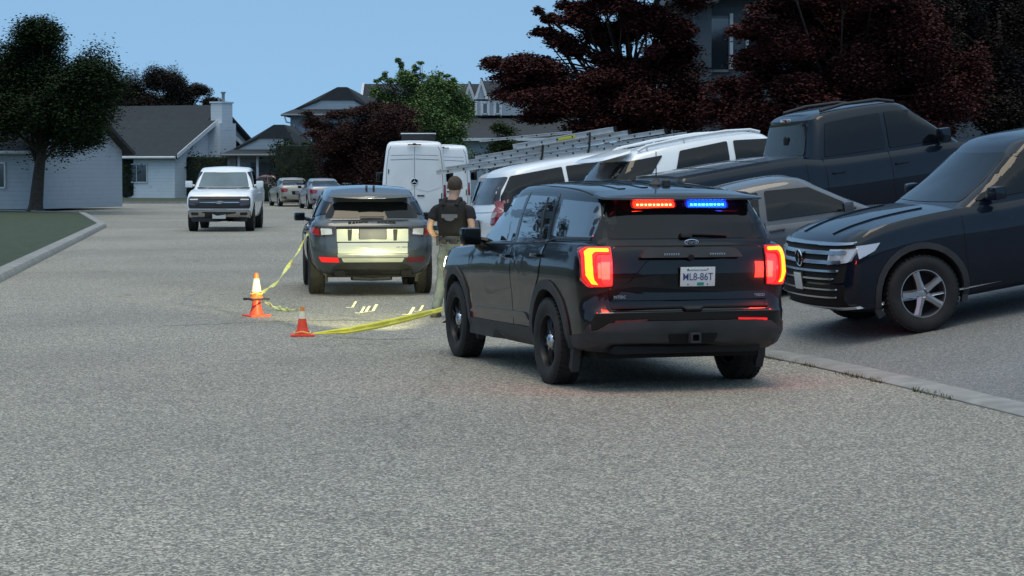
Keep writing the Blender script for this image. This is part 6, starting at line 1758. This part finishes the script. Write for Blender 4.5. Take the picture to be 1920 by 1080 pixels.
def house_behind(x, y, rz, label):
    h = empty('house', (x, y, .1), rad(rz), label, 'house')
    w = BM(); gable_wall(w, -8, 8, -4.5, 4.5, 0, 5.2, 7.6, 'x'); mk('wall', w, SIDE_P, h, None)
    r = BM(); gable_roof(r, -8, 8, -4.5, 4.5, 5.22, 7.65, 'x', .45); mk('roof', r, ROOF2, h, None)
    for x_ in (-5, -1.5, 2, 5.5):
        for z in (1.5, 4.0): window(h, x_, -4.55, z, 1.6, 1.3)
house_behind(-24, 30, 90, 'two storey house left of the street outside the frame')
house_behind(-2, -34, 180, 'two storey house behind the camera')

# ================================================================ cones
ORANGE = mat('cone_orange', (.95, .075, .03), .45, var=.15, vs=12)
ORANGE2 = mat('cone_orange_top', (.95, .16, .03), .45, var=.15, vs=12)
REFL = mat('cone_reflective', (.85, .78, .56), .35, var=.10, vs=20)
RUBBER = mat('cone_rubber', (.02, .018, .016), .7)
def cone(label, loc, H, rb, base, zones, base_m, body_z=0):
    t = empty('traffic_cone', loc, random.uniform(0, 1), label, 'traffic cone')
    bm = BM(); box(bm, (0, 0, .012), (base, base, .024), bev=.008)
    for sx in (-1, 1):
        for sy in (-1, 1): box(bm, (sx * base * .42, sy * base * .42, .004), (base * .12, base * .12, .02))
    mk('base', bm, base_m, t, 40)
    prev = .022
    rt = rb * .28
    def R(z): return rb + (rt - rb) * (z / H) ** .92
    for (z1, m, nm) in zones:
        bm = BM(); o = .0015 if nm == 'collar' else 0
        pr = [(prev, R(prev) + o + (.012 if prev < .03 else 0))] + [(prev + (z1 - prev) * k / 4, R(prev + (z1 - prev) * k / 4) + o) for k in range(1, 5)]
        if z1 >= H - .001: pr += [(H, rt * .6), (H - .01, rt * .5), (H - .03, .001)]
        lathe(bm, pr, 28, 'z'); mk(nm, bm, m, t, 50)
        prev = z1
    return t
g1 = G(481, 593)
cone('red cone standing under a second stacked cone, farther from the camera', (g1.x, g1.y, 0), .36, .088, .285, [(.36, ORANGE, 'cone_body')], ORANGE)
cone('orange cone with pale collar and black base stacked on top of the red cone', (g1.x, g1.y, .215), .345, .085, .26, [(.105, ORANGE2, 'cone_body'), (.275, REFL, 'collar'), (.345, ORANGE2, 'cone_body')], RUBBER)
g2 = G(567, 630)
cone('small red cone with a short pale collar, nearer the camera', (g2.x, g2.y, 0), .335, .080, .27, [(.20, ORANGE, 'cone_body'), (.285, REFL, 'collar'), (.335, mat('cone_tip', (.75, .28, .06), .5), 'cone_body')], ORANGE)

# ================================================================ barrier tape
TAPE = bpy.data.materials.new('barrier_tape'); TAPE.use_nodes = True
_b = TAPE.node_tree.nodes['Principled BSDF']; _b.inputs['Base Color'].default_value = (.62, .60, .03, 1); _b.inputs['Roughness'].default_value = .35
_tc = TAPE.node_tree.nodes.new('ShaderNodeTexCoord'); _nz = TAPE.node_tree.nodes.new('ShaderNodeTexNoise'); _nz.inputs['Scale'].default_value = 9; _nz.inputs['Detail'].default_value = 4
_mx = TAPE.node_tree.nodes.new('ShaderNodeMix'); _mx.data_type = 'RGBA'; _mx.inputs[6].default_value = (.88, .74, .02, 1); _mx.inputs[7].default_value = (1.0, .90, .10, 1)
TAPE.node_tree.links.new(_tc.outputs['Object'], _nz.inputs['Vector']); TAPE.node_tree.links.new(_nz.outputs['Fac'], _mx.inputs[0]); TAPE.node_tree.links.new(_mx.outputs[2], _b.inputs['Base Color'])
TAPE2 = mat('barrier_tape_pale', (.70, .69, .20), .35, var=.25, vs=12)
def tape(label, pts, width, twist, m, n=60, sag=0, w1=None, phase=0):
    P3 = [Vector(p) for p in pts]
    def pos(t):
        k = t * (len(P3) - 1); i = min(int(k), len(P3) - 2); f = k - i
        p = P3[i].lerp(P3[i+1], f)
        return p + Vector((0, 0, -sag * 4 * t * (1 - t)))
    bm = BM(); prev = None
    n = n * 2
    for i in range(n + 1):
        t = i / n
        p = pos(t); d = (pos(min(1, t + .01)) - pos(max(0, t - .01))).normalized()
        up = Vector((0, 0, 1)); up = (up - d * up.dot(d)).normalized(); sd_ = d.cross(up)
        a = phase + twist * 2 * PI * t + .5 * noise.noise(Vector((t * 9, 2.2, twist)))
        q = up * math.cos(a) + sd_ * math.sin(a)
        w = width(t) if callable(width) else width
        cr = sd_ * (.012 * noise.noise(Vector((t * 25, .3, .7))))
        nv = q.cross(d)
        row = [bm.verts.new(p + q * w * f_ + nv * w * (.10 * noise.noise(Vector((t * 38, f_ * 6, 1.1))) + g_)) for f_, g_ in ((.5, .03), (.2, -.05), (-.1, .06), (-.3, -.02), (-.5, .08))]
        if prev:
            for k in range(4): bm.faces.new([prev[k], prev[k+1], row[k+1], row[k]])
        prev = row
    o = mk('barrier_tape', bm, m, None, 14)
    o.modifiers.new('s', 'SOLIDIFY').thickness = .002
    tag(o, label, 'barrier tape', 'lengths of yellow barrier tape')
    return o
bpy.context.view_layer.update()
car_pt = P(586, 424, 34.9)
ca = Vector((g1.x, g1.y, 0)) + Vector((.06, 0, .30))
tape('thin twisted yellow tape running from the dark crossover down to the stacked cones', [car_pt, P(560, 470, 33.2), P(520, 530, 31), ca], lambda t: .046 + .012 * math.sin(t * 17), 2.2, TAPE2, 110, .0)
tape('short crumpled yellow tape hanging between the stacked cones and the small cone', [Vector((g1.x + .08, g1.y, .20)), P(520, 577, 27.9), P(545, 581, 27.3), Vector((g2.x, g2.y, .315))], lambda t: .03 + .05 * math.exp(-((t - .42) / .25) ** 2), 2.5, TAPE2, 60, .0)
wl = P(829, 580, 22.85)
tape('wide bright yellow tape stretched from the small cone to the police SUV wheel', [Vector((g2.x + .12, g2.y - .02, .03)), P(650, 620, 25.4), P(710, 609, 24.6), P(770, 595, 23.8), wl], lambda t: .018 + .062 * min(1, t * 3.5) * (1 - .45 * max(0, t - .6) / .4), .06, TAPE, 90, .0, phase=-.35)
# tape ends knotted round the cones
for (c_, z, r_, nm) in ((g1, .30, .075, 'knot of yellow tape tied round the stacked cones'), (g2, .045, .095, 'knot of yellow tape tied round the foot of the small cone')):
    bm = BM(); pts = [(c_.x + r_ * math.cos(a), c_.y + r_ * math.sin(a), z + .01 * math.sin(3 * a)) for a in [2 * PI * k / 24 for k in range(25)]]
    tube(bm, pts, .008, 6); o = mk('tape_knot', bm, TAPE2, None, 50); tag(o, nm, 'tape knot')

# ================================================================ folded evidence markers
MARK = mat('marker_card', (.52, .49, .33), .5, var=.1, vs=20)
for (u, v, s_, rz_, lab) in ((659, 577, 1.0, .1, 'folded pale marker card on the road, leftmost and farthest of the left cluster'), (675, 587, .95, .25, 'folded pale marker card, left one of the touching pair'), (684, 586, 1.0, .0, 'folded pale marker card, right one of the touching pair'),
                        (697, 584, 1.1, .1, 'folded pale marker card just right of the touching pair'), (766, 590, 1.1, -.1, 'folded pale marker card right behind the wide yellow tape'), (785, 584, .95, .1, 'folded pale marker card beside the officer\'s feet')):
    g = G(u, v)
    t = empty('marker_card', (g.x, g.y, 0), rz_, lab, 'evidence marker', 'folded marker cards on the road')
    bm = BM()
    poly3(bm, [(-.075 * s_, -.02, .006), (.0, -.02, .006), (.0, .03, .008), (-.075 * s_, .03, .008)], .004)
    mk('foot_panel', bm, MARK, t, None)
    bm = BM()
    poly3(bm, [(-.004, -.02, .008), (.030 * s_, -.02, .008), (.080 * s_, .015, .088 * s_), (.046 * s_, .015, .088 * s_)], .004)
    mk('upright_panel', bm, MARK, t, None)

# ================================================================ officer
SKIN = mat('skin', (.42, .25, .19), .55, var=.1, vs=20)
SHIRT = mat('shirt_navy', (.006, .007, .011), .85, var=.3, vs=14, bump=.4, bs=40)
VEST = mat('vest_black', (.006, .005, .005), .8, var=.3, vs=10, bump=.5, bs=60)
JEANS = mat('jeans_faded', (.07, .085, .10), .85, var=.30, vs=5, bump=.6, bs=26, col2=(.14, .16, .17))
HAIR = mat('hair_brown', (.062, .042, .030), .8, var=.4, vs=40, bump=.6, bs=120)
SHOE = mat('shoe_dark', (.03, .028, .022), .7)
def skin(name, nodes, edges, m, parent, sub=2, root=0, sm=True):
    """one continuous surface grown over a skeleton; nodes: (co, radius)"""
    me = bpy.data.meshes.new(name)
    me.from_pydata([n[0] for n in nodes], edges, [])
    o = bpy.data.objects.new(name, me); COL.objects.link(o)
    md = o.modifiers.new('sk', 'SKIN'); md.use_smooth_shade = True; md.branch_smoothing = .6
    sv = me.skin_vertices[0].data
    for i, n in enumerate(nodes):
        r = n[1]; sv[i].radius = r if isinstance(r, tuple) else (r, r); sv[i].use_root = (i == root)
    ms = o.modifiers.new('su', 'SUBSURF'); ms.levels = sub; ms.render_levels = sub
    dg = bpy.context.evaluated_depsgraph_get(); dg.update()
    m2 = bpy.data.meshes.new_from_object(o.evaluated_get(dg))
    bpy.data.objects.remove(o); bpy.data.meshes.remove(me)
    m2.name = name
    for p in m2.polygons: p.use_smooth = True
    m2.materials.clear(); m2.materials.append(m)
    o = bpy.data.objects.new(name, m2); COL.objects.link(o)
    if parent: o.parent = parent
    return o
def chain(nodes, edges, start, pts):
    """append joints after node index start; returns the last index"""
    last = start
    for p, r in pts:
        nodes.append((p, r)); edges.append((last, len(nodes) - 1)); last = len(nodes) - 1
    return last
def finger(nodes, edges, start, base, d, bend, L, r):
    base = Vector(base); d = Vector(d).normalized(); b = Vector(bend).normalized()
    pts = [(tuple(base), r)]
    p = base.copy(); a = .25
    for seg, rr in ((L * .45, r), (L * .30, r * .9), (L * .25, r * .75)):
        p = p + (d * math.cos(a) + b * math.sin(a)) * seg; pts.append((tuple(p), rr)); a += .45
    chain(nodes, edges, start, pts)
def officer():
    # local frame: feet at z 0, he faces +y, x to his right, height 1.83
    pel = (0, 0, .97)
    n = [(pel, (.155, .115))]; e = []
    sp = chain(n, e, 0, [((0, .01, 1.10), (.15, .105)), ((0, .025, 1.26), (.165, .115)), ((0, .03, 1.40), (.175, .115)), ((0, .035, 1.485), (.11, .085))])
    nk = chain(n, e, sp, [((.0, .05, 1.525), .074), ((.005, .062, 1.575), .068)])
    hd = chain(n, e, nk, [((.01, .08, 1.635), (.082, .092)), ((.012, .085, 1.70), (.092, .106)), ((.01, .08, 1.765), (.070, .084))])
    # legs : left leg forward, right leg back in a stride
    hipL = chain(n, e, 0, [((-.095, .02, .90), .092), ((-.150, .13, .70), .078), ((-.185, .20, .50), .062), ((-.225, .18, .30), .055), ((-.255, .13, .12), .042), ((-.26, .115, .075), .042), ((-.27, .20, .04), .038), ((-.28, .28, .03), .030)])
    hipR = chain(n, e, 0, [((.095, -.01, .90), .092), ((.11, -.01, .70), .078), ((.115, .00, .50), .062), ((.12, -.10, .30), .055), ((.12, -.21, .14), .042), ((.12, -.235, .095), .042), ((.125, -.165, .045), .038), ((.13, -.09, .035), .030)])
    # arms
    shL = chain(n, e, 3, [((-.15, .03, 1.43), .072), ((-.215, .02, 1.40), .066), ((-.265, -.03, 1.27), .050), ((-.295, -.045, 1.155), .043), ((-.27, .06, 1.07), .040), ((-.225, .17, 1.03), .030), ((-.21, .20, 1.025), (.032, .02)), ((-.195, .245, 1.02), (.040, .018))])
    pl = n[-1][0]
    shR = chain(n, e, 3, [((.15, .03, 1.43), .072), ((.215, .02, 1.40), .066), ((.25, -.04, 1.27), .050), ((.275, -.06, 1.155), .043), ((.265, .04, 1.06), .040), ((.225, .16, 1.01), .030), ((.21, .19, 1.0), (.032, .02)), ((.195, .235, .99), (.040, .018))])
    pr = n[-1][0]
    li = shL; ri = shR
    for (root_, pp, sx) in ((li, pl, -1), (ri, pr, 1)):
        for k, (dx, LL) in enumerate(((-.027, .068), (-.009, .078), (.009, .073), (.027, .060))):
            finger(n, e, root_, (pp[0] + dx, pp[1] + .030, pp[2]), (dx * 2 - sx * .1, 1, -.05), (0, .2, -1), LL, .0095)
        finger(n, e, root_ - 1 if False else root_, (pp[0] - sx * .034, pp[1] - .005, pp[2] + .002), (-sx * .8, .7, -.1), (0, .5, -.8), .052, .011)
    body = skin('person', n, e, SKIN, None)
    tag(body, 'police officer seen from behind in dark short sleeved shirt, black vest and pale jeans', 'person')
    # clothes : slightly larger skins over the same joints
    n = [((0, 0, .965), (.168, .128))]; e = []
    for sx, pts in ((-1, [((-.098, .02, .90), .108), ((-.150, .125, .72), .094), ((-.185, .20, .50), .080), ((-.222, .185, .32), .073), ((-.252, .14, .14), .068), ((-.258, .13, .085), .066)]),
                    (1, [((.098, -.01, .90), .108), ((.112, -.01, .72), .094), ((.118, .0, .50), .080), ((.122, -.10, .32), .073), ((.122, -.20, .155), .068), ((.122, -.215, .10), .066)])):
        chain(n, e, 0, pts)
    chain(n, e, 0, [((0, .005, 1.04), (.172, .132)), ((0, .01, 1.09), (.165, .125))])
    tr = skin('trousers', n, e, JEANS, body)
    # wrinkles
    for v in tr.data.vertices:
        c = v.co
        f = noise.noise(Vector((c.x * 6, c.y * 6, c.z * 16))) * .014 + noise.noise(Vector((c.x * 12, c.y * 12, c.z * 34 + 5))) * .007
        v.co += v.normal * f
    n = [((0, .005, 1.00), (.180, .138))]; e = []
    k = chain(n, e, 0, [((0, .015, 1.14), (.168, .122)), ((0, .025, 1.28), (.180, .128)), ((0, .03, 1.40), (.185, .125)), ((0, .037, 1.495), (.115, .09)), ((0, .045, 1.53), (.075, .07))])
    for sx in (-1, 1):
        x = sx
        chain(n, e, 3, [((x*.155, .03, 1.425), .085), ((x*.222, .015, 1.395), .082), ((x*.252, -.02, 1.30), .074), ((x*.268, -.035, 1.245), .070)])
    sh = skin('shirt', n, e, SHIRT, body)
    for v in sh.data.vertices:
        c = v.co; v.co += v.normal * (noise.noise(Vector((c.x * 8, c.y * 8, c.z * 14))) * .007)
    # vest: shell over the torso
    bm = BM()
    seg = 40
    lv = [(1.055, .182, .142), (1.12, .186, .145), (1.25, .200, .152), (1.36, .200, .152), (1.43, .185, .140), (1.475, .150, .115)]
    rings = []
    for z, a, b in lv:
        rings.append([bm.verts.new((a * math.copysign(abs(math.cos(2*PI*k/seg)) ** .75, math.cos(2*PI*k/seg)), .022 + b * math.copysign(abs(math.sin(2*PI*k/seg)) ** .8, math.sin(2*PI*k/seg)), z + (.0 if z < 1.4 else .03 * abs(math.cos(2*PI*k/seg))))) for k in range(seg)])
    for r0, r1 in zip(rings, rings[1:]):
        for k in range(seg):
            bm.faces.new([r0[k], r0[(k+1) % seg], r1[(k+1) % seg], r1[k]])
    ve = mk('vest', bm, VEST, body, 60); ve.modifiers.new('s', 'SOLIDIFY').thickness = .014
    # back patch follows the vest
    bm = BM()
    pts = [(-.105, 1.335), (.105, 1.335), (.105, 1.290), (.065, 1.282), (.055, 1.262), (.02, 1.248), (-.02, 1.248), (-.055, 1.262), (-.065, 1.282), (-.105, 1.290)]
    prism(bm, pts, -.150, -.142, 'xz'); mk('vest_patch', bm, mat('patch_grey', (.12, .12, .14), .7, var=.2, vs=60), ve, 40)
    # shoulder straps, radio and belt kit
    for sx in (-1, 1):
        bm = BM(); tube(bm, [(sx*.085, -.105, 1.44), (sx*.095, -.06, 1.505), (sx*.095, .03, 1.525), (sx*.09, .12, 1.47)], [.03, .032, .032, .028], 8); mk('vest_strap', bm, VEST, ve)
    bm = BM(); box(bm, (-.165, .02, 1.50), (.035, .05, .06), bev=.01); mk('radio', bm, BLK, ve)
    bm = BM()
    rg = []
    for z in (.985, 1.04):
        rg.append([bm.verts.new((.187 * math.cos(2*PI*k/seg), .01 + .146 * math.sin(2*PI*k/seg), z)) for k in range(seg)])
    for k in range(seg): bm.faces.new([rg[0][k], rg[0][(k+1) % seg], rg[1][(k+1) % seg], rg[1][k]])
    be = mk('belt', bm, BLK, body, 60); be.modifiers.new('s', 'SOLIDIFY').thickness = .01
    for (x, y, w, h) in ((.185, -.02, .05, .15), (-.18, -.03, .05, .11), (-.08, -.135, .07, .06), (.06, -.138, .09, .06)):
        bm = BM(); box(bm, (x, y, .985), (w, .05, h), bev=.012); mk('belt_pouch', bm, BLK, be)
    # hair: cap of short hair over the skull, with ears, nose
    bm = BM(); bmesh.ops.create_uvsphere(bm, u_segments=28, v_segments=18, radius=1)
    for v in bm.verts:
        v.co = Vector((v.co.x * .0950, v.co.y * .110, v.co.z * .108)) * (1 + .03 * noise.noise(v.co * 5))
        v.co += Vector((.012, .076, 1.712))
    dl = [f for f in bm.faces if (f.calc_center_median().z < 1.612 + .012 * noise.noise(f.calc_center_median() * 40) + max(0, (f.calc_center_median().y - .03)) * .85)]
    bmesh.ops.delete(bm, geom=dl, context='FACES')
    mk('hair', bm, HAIR, body, 80)
    for sx in (-1, 1):
        bm = BM(); bmesh.ops.create_uvsphere(bm, u_segments=12, v_segments=10, radius=1)
        for v in bm.verts: v.co = Vector((v.co.x * .010 + sx * .006 * (v.co.y < 0), v.co.y * .018, v.co.z * .032)) + Vector((.012 + sx * .092, .078, 1.680))
        mk('ear', bm, SKIN, body, 80)
    bm = BM()
    tube(bm, [(.012, .165, 1.725), (.012, .185, 1.695), (.012, .172, 1.685)], [.008, .014, .010], 8); mk('nose', bm, SKIN, body, 80)
    for sx in (-1, 1):
        bm = BM(); bmesh.ops.create_uvsphere(bm, u_segments=10, v_segments=8, radius=.0115); bmesh.ops.translate(bm, vec=(.012 + sx * .031, .157, 1.718), verts=bm.verts); mk('eye', bm, mat('eye', (.5, .5, .5), .3), body, 80)
    bm = BM(); tube(bm, [(-.012, .160, 1.655), (.012, .168, 1.653), (.036, .160, 1.655)], [.003, .006, .003], 6); mk('mouth', bm, mat('lips', (.32, .12, .10), .5), body, 80)
    # shoes
    for (x, y, z, pitch) in ((-.268, .17, .0, 0), (.125, -.19, .0, 0)):
        bm = BM()
        shell(bm, [(0, .048, .145, -.13), (.2, .052, .15, -.135), (.5, .050, .145, -.13), (.8, .042, .10, -.12), (1, .034, .05, -.10)], lambda q: 0, lambda q: interp(q, [(-.13, .12), (-.02, .125), (.06, .085), (.15, .05)]), crown=.01, M=5, RF=.025, RR=.02, bf=.02, br=.01, tf=.3, tr=.2)
        o = mk('shoe', bm, SHOE, body, 50); o.location = (x, y, z)
    body.location = (-.76, 28.6, 0)
    body.rotation_euler = (0, 0, rad(-14))
    return body
officer()
